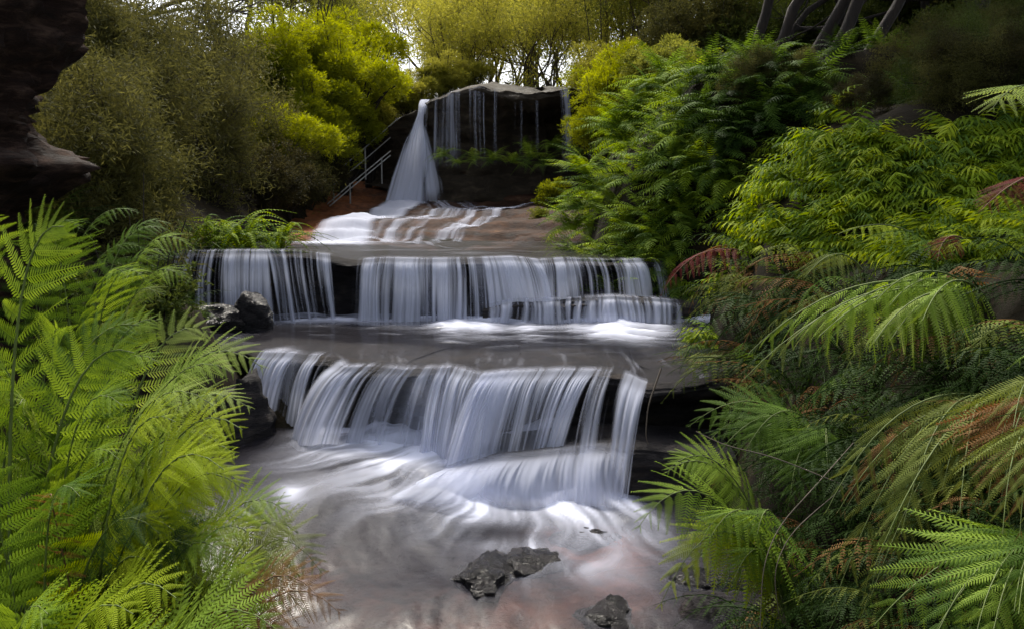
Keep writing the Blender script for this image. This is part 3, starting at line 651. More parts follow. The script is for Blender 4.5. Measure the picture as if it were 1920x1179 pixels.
# shared whole fronds for ferns too far to show single pinnae
def whole_frond(seed, n, plen, arch, droop, pin, lod=1, sp=.0):
    r = np.random.default_rng(seed); b = np.zeros(3); c = np.array([.35, 0, arch]); t = np.array([1.0, sp, arch * .55 - .25])
    s, P, Ms = frond_frames(b, c, t, n, plen, r, droop=droop, s0=.12)
    pv, pq, pt = pinna_geo(*pin, lod, seed=seed, stem=False); V = []; Q = []; T = []; k = 0
    for M in Ms:
        V.append(pv @ M[:3, :3].T + M[:3, 3]); Q.append(pq + k); T.append(pt + k); k += len(pv)
    tv, tq = tube_geo(bez(b, c, t, np.linspace(0, 1, 9)), np.linspace(.009, .002, 9), 4); V.append(tv); Q.append(tq + k)
    return mesh('frond', np.concatenate(V), np.concatenate(Q), np.concatenate(T), mat=L_GREEN, smooth=False)
def feather(seed, n, plen, arch, wid, droop=.25, end=-.25):
    """narrow frond whose leaflets are single blades"""
    r = np.random.default_rng(seed); b = np.zeros(3); c = np.array([.4, 0, arch]); t = np.array([1.0, r.uniform(-.1, .1), arch * .5 + end])
    s, P, Ms = frond_frames(b, c, t, n, plen, r, droop=droop, s0=.10, a0=78, a1=50, prof=([0, .2, .5, .8, 1], [.45, .9, 1, .7, .12]))
    V = []; Q = []; k = 0
    lv = np.array([[0, -.5, 0], [.5, -wid, .02], [1, 0, -.12], [.5, wid, .02], [0, .5, 0]]) * np.array([1, 1, 1]); lv[0, 1] = -wid * .6; lv[4, 1] = wid * .6
    for M in Ms:
        V.append(lv @ M[:3, :3].T + M[:3, 3]); Q.append(np.array([[0, 1, 3, 4], [1, 2, 3, 3]]) + k); k += 5
    Q4 = np.array([q[0] for q in Q]); T3 = np.array([q[1][:3] for q in Q])
    tv, tq = tube_geo(bez(b, c, t, np.linspace(0, 1, 9)), np.linspace(.008, .002, 9), 4); V.append(tv)
    return mesh('frond', np.concatenate(V), np.concatenate([Q4, tq + k]), T3, mat=L_GREEN, smooth=False)
WF_FERN = [whole_frond(q, 12, .28, a, .3, (13, .12, .020, .5, .14), lod=0) for q, a in ((1, .35), (2, .5), (3, .22), (4, .62))]
WF_CORAL = [feather(q + 40, 9, .36, a, .085, droop=.75, end=e) for q, a, e in ((1, .45, -.3), (2, .6, -.4), (3, .3, -.3), (4, .7, -.6))]
WF_FILL = [whole_frond(q + 60, 10, .30, a, .35, (9, .13, .034, .5, .16), lod=0) for q, a in ((1, .35), (2, .5), (3, .22), (4, .6))]
WF_TREE = [feather(q + 80, 19, .19, a, .075, end=e) for q, a, e in ((1, .30, -.35), (2, .15, -.45), (3, .42, -.5), (4, .2, -.2))]
WF_GRASS = [feather(q + 120, 26, .06, a, .2, end=e) for q, a, e in ((1, .8, -.3), (2, .55, -.3), (3, .9, -.7))]
def clump(base, size, nf, label, mats, meshes, group=None, face=None, spread=math.pi, elev=(-.1, .9), name='fern', rs=(.7, 1.1)):
    f = thing(name, base, label, 'fern', group)
    for i in range(nf):
        az = (face if face is not None else 0) + (FR.uniform(-spread, spread) if face is not None else 2 * math.pi * i / nf + FR.uniform(-.3, .3))
        el = FR.uniform(*elev); s = size * FR.uniform(*rs)
        M = Matrix.Translation((FR.uniform(-.08, .08) * size, FR.uniform(-.08, .08) * size, -.02)) @ Matrix.Rotation(az, 4, 'Z') @ Matrix.Rotation(-el, 4, 'Y') @ Matrix.Rotation(FR.uniform(-.35, .35), 4, 'X') @ Matrix.Scale(s, 4)
        o = obj('frond', meshes[FR.integers(len(meshes))], f, M); omat(o, mats[FR.integers(len(mats))])
    return f

# --- left foreground
def gb(px, py, Y, dz=0):   # base point on the ground under a pixel
    p = atY(px, py, Y); return np.array([p[0], p[1], g1(p[0], p[1]) + dz])
b = gb(-30, 900, 2.9)
fern(b, [(tip(-25, 380, 2.95), tip(120, 425, 2.9), .40, .10, .9, L_FRESH), (tip(-80, 520, 3.3), tip(-10, 400, 3.2), .42, .1, .6, L_FRESH),
         (tip(60, 560, 3.4), tip(260, 610, 3.5), .34, .15, .3, L_GREEN)],
     'tall fresh green fern with upright frond spreading over the mossy shrub', L_FRESH, 'fine', rad=.009, extra=6)
b = gb(150, 860, 3.3)
fern(b, [(tip(260, 500, 3.4), tip(495, 690, 3.3), .36, .05, -.25, L_PALE), (tip(210, 520, 3.6), tip(400, 625, 3.7), .32, .0, -.5, L_PALE),
         (tip(250, 600, 3.2), tip(470, 765, 3.1), .34, .1, .0, L_PALE), (tip(120, 560, 3.5), tip(300, 600, 3.6), .32, .0, -.4, L_FRESH),
         (tip(60, 640, 3.2), tip(-40, 650, 3.0), .34, .1, .2, L_FRESH)],
     'pale green fern leaning toward the lowest cascade lip', L_PALE, 'comb', rad=.008, extra=6)
b = gb(120, 1000, 2.8)
fern(b, [(tip(250, 640, 2.9), tip(455, 805, 2.8), .34, .1, .35, L_LIME), (tip(220, 690, 2.7), tip(420, 880, 2.65), .34, .15, .3, L_LIME),
         (tip(160, 680, 2.7), tip(330, 790, 2.6), .32, .1, .4, L_LIME), (tip(300, 720, 3.0), tip(440, 850, 3.0), .30, .1, .3, L_LIME)],
     'brilliant yellow green fern in the middle of the fern bank', L_LIME, 'fine', rad=.007, extra=6)
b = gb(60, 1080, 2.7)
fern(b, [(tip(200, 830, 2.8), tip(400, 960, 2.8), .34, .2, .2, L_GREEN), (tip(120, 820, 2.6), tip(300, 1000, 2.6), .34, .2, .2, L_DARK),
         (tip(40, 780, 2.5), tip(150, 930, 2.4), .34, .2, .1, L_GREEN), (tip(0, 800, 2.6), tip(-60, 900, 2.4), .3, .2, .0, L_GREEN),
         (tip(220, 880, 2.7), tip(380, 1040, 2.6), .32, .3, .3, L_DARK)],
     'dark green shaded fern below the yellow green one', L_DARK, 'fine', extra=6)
b = gb(250, 1060, 3.0)
fern(b, [(tip(430, 800, 3.1), tip(605, 1075, 3.0), .36, .15, .3, L_OLIVE), (tip(400, 840, 3.0), tip(560, 1000, 3.1), .3, .1, .1, L_OLIVE),
         (tip(380, 900, 2.9), tip(520, 1110, 2.8), .3, .2, .2, L_OLIVE)],
     'olive fern with long arching fronds over the pool edge', L_OLIVE, 'comb', extra=6)
b = gb(230, 1100, 2.85)
fern(b, [(tip(430, 930, 2.75), tip(640, 1150, 2.6), .30, .1, .4, L_BROWN), (tip(420, 900, 2.7), tip(600, 1120, 2.5), .26, .15, .4, L_BROWN), (tip(360, 960, 2.8), tip(500, 1130, 2.7), .26, .2, .1, L_BROWN), (tip(60, 800, 2.6), tip(100, 940, 2.45), .14, .3, 0, L_BROWN)],
     'brown dying fern frond drooping over the pool', L_BROWN, 'comb', stalk=M_STALKB, extra=6)
b = gb(80, 1280, 2.3)
fern(b, [(tip(260, 950, 2.35), tip(520, 1180, 2.25), .34, .12, .35, L_FRESH), (tip(130, 930, 2.4), tip(330, 1120, 2.2), .32, .1, .4, L_LIME),
         (tip(60, 960, 2.35), tip(80, 1190, 2.0), .3, .1, .3, L_FRESH), (tip(200, 1010, 2.2), tip(420, 1240, 2.05), .34, .1, .3, L_FRESH),
         (tip(0, 940, 2.3), tip(-80, 1080, 2.0), .3, .1, .3, L_FRESH), (tip(130, 1040, 2.15), tip(230, 1270, 1.9), .34, .1, .3, L_FRESH)],
     'broad leafed bright green fern at the foot of the fern bank', L_FRESH, 'broad', rad=.007, extra=6)
b = gb(-60, 1330, 2.1)
fern(b, [(tip(60, 1000, 2.15), tip(250, 1150, 2.0), .28, .1, .3, L_LIME), (tip(-20, 1010, 2.1), tip(90, 1150, 1.9), .28, .1, .3, L_FRESH), (tip(120, 1080, 2.05), tip(330, 1230, 1.9), .28, .1, .3, L_FRESH)],
     'light green low fern in front of the broad leafed one', L_FRESH, 'broad', rad=.006, extra=3)
b = gb(60, 930, 3.1)
fern(b, [(tip(240, 560, 3.1), tip(440, 700, 3.0), .30, .05, .3, L_FRESH), (tip(200, 590, 3.0), tip(400, 760, 2.85), .30, .05, .3, L_PALE), (tip(140, 560, 3.2), tip(300, 680, 3.1), .30, .05, .2, L_FRESH), (tip(90, 620, 2.9), tip(230, 760, 2.75), .30, .05, .3, L_FRESH)],
     'fresh green fern arching right between the tall fern and the yellow green one', L_FRESH, 'comb', rad=.006, extra=3)
b = gb(180, 1080, 2.9)
fern(b, [(tip(360, 800, 2.9), tip(540, 960, 2.85), .30, .05, .3, L_FRESH), (tip(330, 850, 2.8), tip(480, 1010, 2.7), .30, .05, .3, L_LIME), (tip(280, 860, 2.7), tip(430, 1050, 2.55), .30, .05, .3, L_FRESH)],
     'fresh green fern arching over the water above the brown dying frond', L_FRESH, 'fine', rad=.006, extra=3)
# --- left middle distance
b = gb(140, 600, 5.6)
fern(b, [(tip(220, 330, 5.7), tip(365, 470, 5.6), .36, .2, .2, L_FRESH), (tip(230, 400, 5.5), tip(355, 530, 5.4), .34, .2, .2, L_FRESH), (tip(170, 360, 5.9), tip(320, 420, 6.0), .36, .15, .1, L_GREEN),
         (tip(120, 340, 5.6), tip(70, 440, 5.2), .36, .2, .1, L_GREEN), (tip(230, 450, 5.3), tip(300, 560, 5.2), .3, .3, .2, L_OLIVE), (tip(160, 420, 5.4), tip(240, 520, 5.1), .34, .2, .2, L_FRESH)],
     'arching fern in front of the middle cascade end', L_FRESH, 'long', extra=6)
b = gb(60, 560, 6.4)
fern(b, [(tip(120, 330, 6.4), tip(260, 400, 6.3), .38, .15, .1, L_GREEN), (tip(60, 330, 6.2), tip(150, 430, 5.9), .36, .2, .1, L_GREEN), (tip(200, 350, 6.6), tip(330, 440, 6.8), .34, .15, .1, L_GREEN), (tip(30, 350, 6.5), tip(-40, 420, 6.2), .34, .2, .1, L_DARK)],
     'deep green fern under the dark cliff', L_GREEN, 'long', extra=6)
for px, py, Y, s, m in [(455, 470, 11.6, 1.0, 0), (400, 470, 11.4, .9, 1), (520, 468, 11.9, .9, 0), (360, 470, 11.2, .8, 1)]:
    p = atY(px, py, Y); p = (p[0], p[1], max(p[2] - .12, g1(p[0], p[1])))
    clump(p, s, 40, 'soft grassy green fern tussock on the left end of the middle ledge', [L_GREEN, L_CORAL, L_GREEN][m:m + 2], WF_GRASS, 'grassy tussocks by the middle ledge', elev=(-.2, .6))
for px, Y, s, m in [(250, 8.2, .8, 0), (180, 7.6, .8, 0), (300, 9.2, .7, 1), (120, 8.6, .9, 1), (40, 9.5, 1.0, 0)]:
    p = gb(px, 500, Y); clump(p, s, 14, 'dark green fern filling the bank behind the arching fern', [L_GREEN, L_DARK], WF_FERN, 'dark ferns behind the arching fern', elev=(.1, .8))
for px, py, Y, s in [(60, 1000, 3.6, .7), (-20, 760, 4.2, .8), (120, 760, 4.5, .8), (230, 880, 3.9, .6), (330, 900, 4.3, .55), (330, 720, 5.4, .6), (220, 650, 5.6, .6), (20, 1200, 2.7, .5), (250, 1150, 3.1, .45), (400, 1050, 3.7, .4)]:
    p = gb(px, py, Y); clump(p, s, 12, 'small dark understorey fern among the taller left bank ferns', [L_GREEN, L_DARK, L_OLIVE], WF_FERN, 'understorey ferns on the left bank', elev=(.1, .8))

# --- right foreground
def on(px, py, Y): return atY(px, py, Y)
b = hit(1500, 830)
def rootY(p): return p
b = on(1500, 880, 4.6); b = np.array([b[0], b[1], g1(b[0], b[1])])
fern(b, [(tip(1330, 780, 4.4), tip(1195, 990, 4.2), .42, .35, -.3, L_FRESH), (tip(1370, 830, 4.3), tip(1235, 1140, 4.1), .40, .5, -.2, L_LIME),
         (tip(1420, 840, 4.2), tip(1330, 1010, 4.0), .40, .5, -.1, L_FRESH), (tip(1380, 760, 4.6), tip(1250, 880, 4.5), .36, .2, -.3, L_FRESH),
         (tip(1450, 850, 4.1), tip(1420, 1000, 3.9), .36, .5, 0, L_GREEN)],
     'bright green fern hanging over the pool from the right bank', L_FRESH, 'comb', rad=.007, extra=6)
b = on(1560, 800, 5.2); b = np.array([b[0], b[1], g1(b[0], b[1])])
fern(b, [(tip(1430, 680, 5.2), tip(1290, 800, 5.2), .36, .2, -.3, L_GREEN), (tip(1450, 700, 5.1), tip(1340, 860, 5.0), .36, .2, -.2, L_GREEN), (tip(1480, 690, 4.9), tip(1400, 840, 4.7), .38, .3, -.2, L_GREEN),
         (tip(1500, 760, 4.8), tip(1480, 940, 4.5), .34, .4, 0, L_GREEN), (tip(1540, 730, 4.7), tip(1560, 900, 4.4), .34, .4, 0, L_GREEN)],
     'mid green fern just above the bright hanging one', L_GREEN, 'comb', extra=6)
b = on(1850, 560, 4.6); b = np.array([b[0], b[1], g1(b[0], b[1])])
fern(b, [(tip(1620, 470, 4.3), tip(1390, 715, 4.2), .42, .8, .0, L_OLIVE), (tip(1650, 480, 4.2), tip(1480, 640, 4.0), .44, .9, .1, L_FRESH), (tip(1700, 470, 4.2), tip(1560, 600, 3.9), .44, .9, .1, L_FRESH),
         (tip(1730, 500, 4.0), tip(1640, 640, 3.7), .42, .9, .1, L_PALE), (tip(1780, 470, 4.1), tip(1730, 600, 3.7), .42, .8, 0, L_FRESH)],
     'wide fern with long comb like leaflets hanging under the coral ferns', L_OLIVE, 'long', rad=.008, extra=6)
b = on(1860, 820, 3.9); b = np.array([b[0], b[1], g1(b[0], b[1])])
fern(b, [(tip(1720, 690, 3.7), tip(1560, 1140, 3.5), .42, .7, .1, L_OLIVE), (tip(1760, 690, 3.6), tip(1690, 1000, 3.3), .42, .8, 0, L_OLIVE), (tip(1820, 700, 3.5), tip(1800, 960, 3.1), .42, .8, 0, L_OLIVE),
         (tip(1700, 740, 3.8), tip(1570, 960, 3.7), .36, .7, 0, L_BROWN), (tip(1760, 760, 3.4), tip(1640, 1060, 3.2), .36, .7, 0, L_OLIVE)],
     'olive fern with fronds cascading down the right bank', L_OLIVE, 'long', rad=.007, extra=6)
b = on(2000, 900, 3.3); b = np.array([b[0], b[1], g1(b[0], b[1])])
fern(b, [(tip(1900, 620, 3.3), tip(1850, 950, 3.0), .36, .7, 0, L_BROWN), (tip(1930, 600, 3.2), tip(1900, 800, 2.8), .36, .7, 0, L_OLIVE), (tip(1900, 700, 3.0), tip(1880, 1000, 2.7), .32, .8, 0, L_OLIVE)],
     'brownish fern hanging beside the cascading olive fern', L_BROWN, 'long', extra=6)
b = on(1980, 1150, 3.0); b = np.array([b[0], b[1], g1(b[0], b[1])])
fern(b, [(tip(1820, 960, 2.9), tip(1640, 1170, 2.8), .34, .35, -.3, L_FRESH), (tip(1850, 980, 2.8), tip(1730, 1230, 2.6), .34, .4, -.2, L_GREEN), (tip(1880, 960, 2.8), tip(1830, 1190, 2.5), .32, .4, -.2, L_FRESH), (tip(1930, 940, 2.8), tip(1910, 1150, 2.5), .3, .4, 0, L_GREEN)],
     'cool green fern at the foot of the right bank', L_FRESH, 'comb', extra=6)
def single(px, py, Y, c, t, pl, dr, m, label, kind='fine', n=16, st_=None, roll=0):
    b = on(px, py, Y); b = np.array([b[0], b[1], b[2]])
    return fern(b, [(tip(*c), tip(*t), pl, dr, roll, m)], label, m, kind, stalk=st_)
single(1400, 470, 8.6, (1300, 440, 8.4), (1238, 555, 8.3), .30, .4, L_RED, 'dark red fern frond beside the middle cascade', st_=M_STALKB)
single(1960, 320, 4.6, (1900, 330, 4.4), (1840, 395, 4.3), .22, .4, L_RED, 'red brown fern frond among the coral ferns', st_=M_STALKB)
single(1790, 440, 5.2, (1765, 430, 5.1), (1758, 490, 5.0), .16, .6, L_RED, 'small rusty fern frond below the coral ferns', st_=M_STALKB)
single(1960, 190, 4.4, (1920, 120, 4.3), (1860, 205, 4.2), .34, .2, L_PALE, 'lone pale fern frond standing above the coral ferns', 'comb')
single(1700, 430, 5.6, (1650, 405, 5.5), (1570, 440, 5.4), .2, .3, L_LIME, 'lime fern frond poking from the dark hollow under the coral ferns')
single(1620, 500, 5.2, (1570, 440, 5.1), (1510, 520, 5.0), .3, .6, L_OLIVE, 'faded olive fern frond over the dark hollow', 'long')
for px, py, Y, s in [(1390, 480, 8.6, .8), (1330, 540, 8.4, .75), (1420, 580, 7.6, .75), (1340, 640, 7.6, .6), (1470, 640, 6.6, .7), (1380, 720, 7.0, .5), (1500, 520, 7.4, .8)]:
    p = on(px, py, Y); p[2] = g1(p[0], p[1])
    clump(p, s, 13, 'withered brown and green fern thatch beside the middle terrace', [L_BROWN, L_OLIVE, L_DARK, L_GREEN], WF_FERN, 'withered ferns beside the middle terrace', face=math.pi + .5, spread=1.4, elev=(-.5, .5))
rf = np.random.default_rng(15)
def under_label(x, y):
    if y < 640: return 'dim understorey fern under the ' + ('withered thatch beside the middle terrace' if x < 1500 else 'lime coral ferns at the dark hollow' if x < 1740 else 'base of the wide comb leaved fern')
    if y < 860: return 'dim understorey fern ' + ('round the mid green fern of the right bank' if x < 1600 else 'hidden behind the hanging comb leaved fronds' if x < 1780 else 'above the brownish hanging fern')
    if y < 1040: return 'dim understorey fern ' + ('behind the bright hanging fern' if x < 1560 else 'beneath the cascading olive fronds' if x < 1780 else 'beneath the brownish hanging fern')
    return 'dim low fern at the waterline ' + ('beside the hanging vines' if x < 1600 else 'behind the cool green fern')
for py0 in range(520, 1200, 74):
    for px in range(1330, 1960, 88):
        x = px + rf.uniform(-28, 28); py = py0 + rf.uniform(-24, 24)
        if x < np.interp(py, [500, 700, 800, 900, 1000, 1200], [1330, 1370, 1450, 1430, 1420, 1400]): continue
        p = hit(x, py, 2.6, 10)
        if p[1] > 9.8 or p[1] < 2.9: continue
        mm = [[L_DARK, L_DARK, L_GREEN], [L_OLIVE, L_BROWN, L_DARK, L_DARK], [L_DARK]][rf.integers(3)]  # mostly dark leaf colours, painting the shade of hollows between the fronds
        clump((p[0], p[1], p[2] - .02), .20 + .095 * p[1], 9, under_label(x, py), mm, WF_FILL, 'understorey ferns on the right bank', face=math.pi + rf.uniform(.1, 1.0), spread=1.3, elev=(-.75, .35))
ro = np.random.default_rng(61)
for x in np.arange(2.2, 5.0, .42):
    for y in np.arange(2.2, 7.0, .55):
        X_, Y_ = x + ro.uniform(-.15, .15), y + ro.uniform(-.2, .2)
        if CX + X_ / Y_ * FPX < 1930: continue
        clump((X_, Y_, g1(X_, Y_) - .02), ro.uniform(.45, .65), 9, 'mixed green fern further up the right bank past the brownish hanging fern', [L_GREEN, L_DARK, L_FRESH], WF_FILL, 'ferns further up the right bank', face=math.pi + .6, spread=2.0, elev=(-.3, .7))
for x in np.arange(-4.6, -1.2, .42):
    for y in np.arange(1.8, 8.4, .6):
        X_, Y_ = x + ro.uniform(-.15, .15), y + ro.uniform(-.2, .2)
        if CX + X_ / Y_ * FPX > -40 or (X_ < -3.3 and Y_ > 4.8): continue
        clump((X_, Y_, g1(X_, Y_) - .02), ro.uniform(.45, .6), 9, 'mixed green fern further up the left bank below the black cliff', [L_GREEN, L_DARK, L_FRESH], WF_FILL, 'ferns further up the left bank', elev=(0, .8))
for X_, Y_ in [(-2.9, 7.2), (-3.1, 7.9), (-3.3, 8.6), (-2.7, 6.6), (-3.5, 9.2), (-2.5, 6.0), (-3.0, 6.4)]:
    clump((X_, Y_, g1(X_, Y_) - .02), .42, 10, 'small fern on the left bank above the wet rock beside the lowest cascade', [L_GREEN, L_DARK, L_OLIVE], WF_FILL, 'small ferns above the wet rock', elev=(0, .8))
# --- coral ferns
rc = np.random.default_rng(5)
def coral_label(px, row):
    if row <= 1: return 'lime coral fern on the crest of the right bank against the ' + ('dark leaning trunks' if px < 1620 else 'lone pale frond' if px > 1780 else 'dip in the crest')
    if px < 1450: return 'lime coral fern where the tangle meets the dark feathery ferns'
    if row >= 4: return 'low lime coral fern overhanging the ' + ('withered thatch' if px < 1560 else 'dark hollow' if px < 1760 else 'wide comb leaved fern')
    return 'lime coral fern in the thick of the tangle ' + ('above the withered thatch' if px < 1600 else 'above the dark hollow' if px < 1760 else 'around the red brown frond')
for px in range(1340, 1960, 46):
    for row in range(7):
        py = np.interp(px, [1340, 1420, 1560, 1650, 1700, 1800, 1920], [330, 240, 180, 210, 250, 215, 180]) + 45 + row * 38 + rc.uniform(-14, 14)
        if py > 500: continue
        p = hit(px + rc.uniform(-20, 20), py, 4.5, 10.5)
        if p[1] > 10.3: p = on(px, py, 9.0); p[2] = g1(p[0], p[1])
        clump((p[0], p[1], p[2] - .03), .30 * p[1] / 8 + .10, 22, coral_label(px, row), [L_CORAL, L_CORAL, L_LIME, L_GREEN], WF_CORAL, 'coral ferns on the right bank', face=-2.0, spread=2.4, elev=(-.1, 1.0), rs=(.6, 1.2), name='coral_fern')

# ------------------------------------------------------------------ trees and shrubs
def leaf_geo(C, L, W, r, updir=.3, out=None, tint=None, droop=.0):
    n = len(C); d = r.normal(size=(n, 3)); 
    if out is not None: d = d * .8 + out
    d[:, 2] -= droop; d = nrm(d)
    nn = r.normal(size=(n, 3)); nn[:, 2] += updir * 2; s = nrm(np.cross(d, nn)); 
    l = L * r.uniform(.6, 1.25, n)[:, None]; w = W * r.uniform(.7, 1.2, n)[:, None]
    nv = np.cross(s, d)
    V = np.stack([C, C + d * l * .45 + s * w * .5 + nv * w * .15, C + d * l, C + d * l * .45 - s * w * .5 + nv * w * .15], 1).reshape(-1, 3)
    Q = np.arange(4 * n).reshape(n, 4)
    t = np.repeat(np.clip(tint if tint is not None else r.random(n), 0, 1), 4)
    return V, Q, t
def skel(r, p, d, L, rad, lev, lines, tips, wob=.25, kids=(2, 4), up=.1, ang=.6):
    n = 7; P = [np.array(p, float)]; d = nrm(np.array(d, float))
    for i in range(n):
        d = nrm(d + r.normal(size=3) * wob * .5 + np.array([0, 0, up * .3])); P.append(P[-1] + d * L / n)
    P = np.array(P); rr = np.linspace(rad, rad * (.55 if lev > 0 else .25), n + 1); lines.append((P, rr))
    if lev == 0: tips.append((P[-1], d)); tips.append((P[4], d)); return
    for k in range(r.integers(*kids)):
        i = r.integers(3, n + 1); dd = nrm(d + r.normal(size=3) * ang + np.array([0, 0, up]))
        skel(r, P[i], dd, L * r.uniform(.5, .75), rr[i] * .7, lev - 1, lines, tips, wob, kids, up, ang)
    dd = nrm(d + r.normal(size=3) * ang * .4); skel(r, P[-1], dd, L * .62, rr[-1], lev - 1, lines, tips, wob, kids, up, ang)
def tree_proto(seed, stems, H, rad, lev, leaf, nleaf, clr, mat, bark, lean=(0, 0, 0), spread=.35, wob=.25, kids=(2, 4), up=.1, ang=.6, flat=.7, droop=.2, bole=0.0):
    r = np.random.default_rng(seed); lines, tips = [], []
    for k in range(stems):
        a = r.uniform(0, 6.28); d = np.array([math.cos(a) * spread, math.sin(a) * spread, 1]) + np.array(lean)
        skel(r, (math.cos(a) * .06 * (stems > 1), math.sin(a) * .06 * (stems > 1), -.15), d, H * .42, rad * r.uniform(.75, 1), lev, lines, tips, wob, kids, up, ang)
    G = Geo()
    for P, rr in lines:
        V, q = tube_geo(P, rr, 6 if rr[0] > .02 else 4); G.add(V, q)
    tm = G.mesh('trunk', bark)
    tp = np.array([t[0] for t in tips]); 
    if bole: tp = tp[tp[:, 2] > bole * H]
    k = r.integers(0, len(tp), nleaf); ctint = r.random(len(tp))
    C = tp[k] + r.normal(size=(nleaf, 3)) * clr * np.array([1, 1, flat])
    V, Q, t = leaf_geo(C, leaf[0], leaf[1], r, tint=ctint[k] * .55 + r.random(nleaf) * .45, droop=droop)
    return tm, mesh('crown', V, Q, mat=mat, smooth=False, attrs={'tint': t})
def bush_proto(seed, nleaf, leaf, mat, bark, lobes=34, lob=.29, flat=.8):
    """unit bush, radius about 1, centred on the origin: sprigs on many lobes"""
    r = np.random.default_rng(seed); lc = nrm(r.normal(size=(lobes, 3))) * r.uniform(.3, 1.02, lobes)[:, None] * np.array([1, 1, flat])
    lc = lc[lc[:, 2] > -.55]; lr = lob * r.uniform(.6, 1.25, len(lc)); lt = r.random(len(lc))
    ns = nleaf // 9; k = r.integers(0, len(lc), ns); dd = r.normal(size=(ns, 3)); dd[:, 2] += .45; dd = nrm(dd)
    sc = lc[k] + dd * lr[k][:, None] * r.uniform(.55, 1.05, ns)[:, None]
    C = np.repeat(sc, 9, 0); D = np.repeat(dd, 9, 0); C = C + D * r.uniform(0, .12, len(C))[:, None] + r.normal(size=C.shape) * .02
    tn = np.repeat(lt[k], 9) * .5 + np.repeat(r.random(ns), 9) * .3 + r.random(len(C)) * .2
    V, Q, t = leaf_geo(C, leaf[0], leaf[1], r, out=D * .9 + np.array([0, 0, .35]), tint=tn)
    G = Geo()
    for q in range(len(lc)):
        m = lc[q] * .45 + r.normal(size=3) * .08; a = np.array([0, 0, -1.0]) + r.normal(size=3) * .03; PP = bez(a, m * np.array([.6, .6, 1]) + [0, 0, -.2], lc[q], np.linspace(0, 1, 7))
        V2, q2 = tube_geo(PP, np.linspace(.03, .006, 7), 5); G.add(V2, q2)
    return G.mesh('trunk', bark), mesh('crown', V, Q, mat=mat, smooth=False, attrs={'tint': t})
TREES = {}
TREES['tea'] = [tree_proto(100 + q, 3, 5.5, .06, 3, (.11, .030), 12000, .34, T_GOLD, M_BARKW, spread=.5, flat=.55) for q in range(3)]
TREES['tall'] = [tree_proto(120 + q, 1, 9.5, .12, 3, (.14, .045), 18000, .5, T_DARK, M_BARK, spread=.3, lean=(.35, 0, 0), ang=.75, bole=.35) for q in range(3)]
TREES['shrub'] = [tree_proto(140 + q, 4, 3.6, .035, 3, (.13, .020), 24000, .15, T_DULL, M_BARK, spread=.4, wob=.5, kids=(3, 5), ang=.75, flat=.9, droop=.1) for q in range(3)]
TREES['far'] = [tree_proto(160 + q, 1, 11, .15, 3, (.24, .08), 11000, .7, T_GREEN, M_BARKW, spread=.2, ang=.7) for q in range(2)]
BUSH = [bush_proto(200 + q, 34000, (.075, .020), T_LIME, M_BARK) for q in range(3)]
BUSHD = [bush_proto(240 + q, 9000, (.16, .045), T_DARK, M_BARK, lobes=34, lob=.26) for q in range(3)]
BUSHS = [bush_proto(220 + q, 9000, (.10, .05), T_MOSS, M_BARK) for q in range(2)]
TR = np.random.default_rng(77)
def place(name, kind, k, loc, s, rz, mat, label, cat, group=None, bark=None, sz=1.0):
    tm, cm = kind[k % len(kind)]
    t = thing(name, loc, label, cat, group); t.rotation_euler = (0, 0, rz); t.scale = (s, s, s * sz)
    a = obj('trunk', tm, t); c = obj('crown', cm, t)
    if mat: omat(c, mat)
    if bark: omat(a, bark)
    return t
def bush(px, py, Y, r, mat, label, group=None, kind=None, sz=.85, name='bush'):
    """crown centred on the pixel; the stems reach the ground below it"""
    p = atY(px, py, Y); k = TR.integers(3); tm, cm = (kind or BUSH)[k % len(kind or BUSH)]
    gr = g1(p[0], p[1]); t = thing(name, (p[0], p[1], min(gr, p[2] - r * .6)), label, 'bush', group)
    h = p[2] - t.location.z; rz = TR.uniform(0, 6.28)
    M = Matrix.Translation((0, 0, h)) @ Matrix.Rotation(rz, 4, 'Z') @ Matrix.Diagonal((r, r, r * sz, 1))
    a = obj('crown', cm, t, M); omat(a, mat)
    Mt = Matrix.Translation((0, 0, h)) @ Matrix.Rotation(rz, 4, 'Z') @ Matrix.Diagonal((r, r, h + .1, 1)); b_ = obj('trunk', tm, t, Mt)
    return t

# bright bushes round the tall fall
for px, py, Y, r, m in [(585, 115, 25, 1.55, T_LIME), (645, 165, 24.5, 1.5, T_LIME), (555, 195, 23, 1.4, T_LIME), (690, 215, 25.5, 1.1, T_GOLD), (600, 255, 22.5, 1.25, T_LIME), (530, 270, 20, 1.1, T_LIME),
                        (640, 235, 24, 1.0, T_LIME), (520, 110, 23, 1.3, T_LIME), (660, 100, 28, 1.5, T_LIME)]:
    bush(px, py, Y, r, m, ('yellow green bush ' if m is T_LIME else 'golden bush ') + ('high on the slope under the sky gap' if py < 140 else 'overhanging the handrails' if px > 620 else 'bordering the dull shrubs' if px < 560 else 'low on the slope above the dark bushes'), 'bushes beside the handrails')
for px, py, Y, r in [(775, 178, 26.5, .9), (830, 150, 27.5, .9), (880, 140, 28, .7), (735, 185, 26.8, .9), (1130, 150, 24, 1.1), (1175, 130, 23, .9)]:
    bush(px, py, Y, r, T_GOLD, 'golden low bush at the rim above the tall fall', 'golden bushes above the tall fall')
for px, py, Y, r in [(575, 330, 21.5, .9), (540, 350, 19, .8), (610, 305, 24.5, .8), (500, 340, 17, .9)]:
    bush(px, py, Y, r, T_DARK, 'dark bush in the shade below the handrails', 'dark bushes below the handrails')
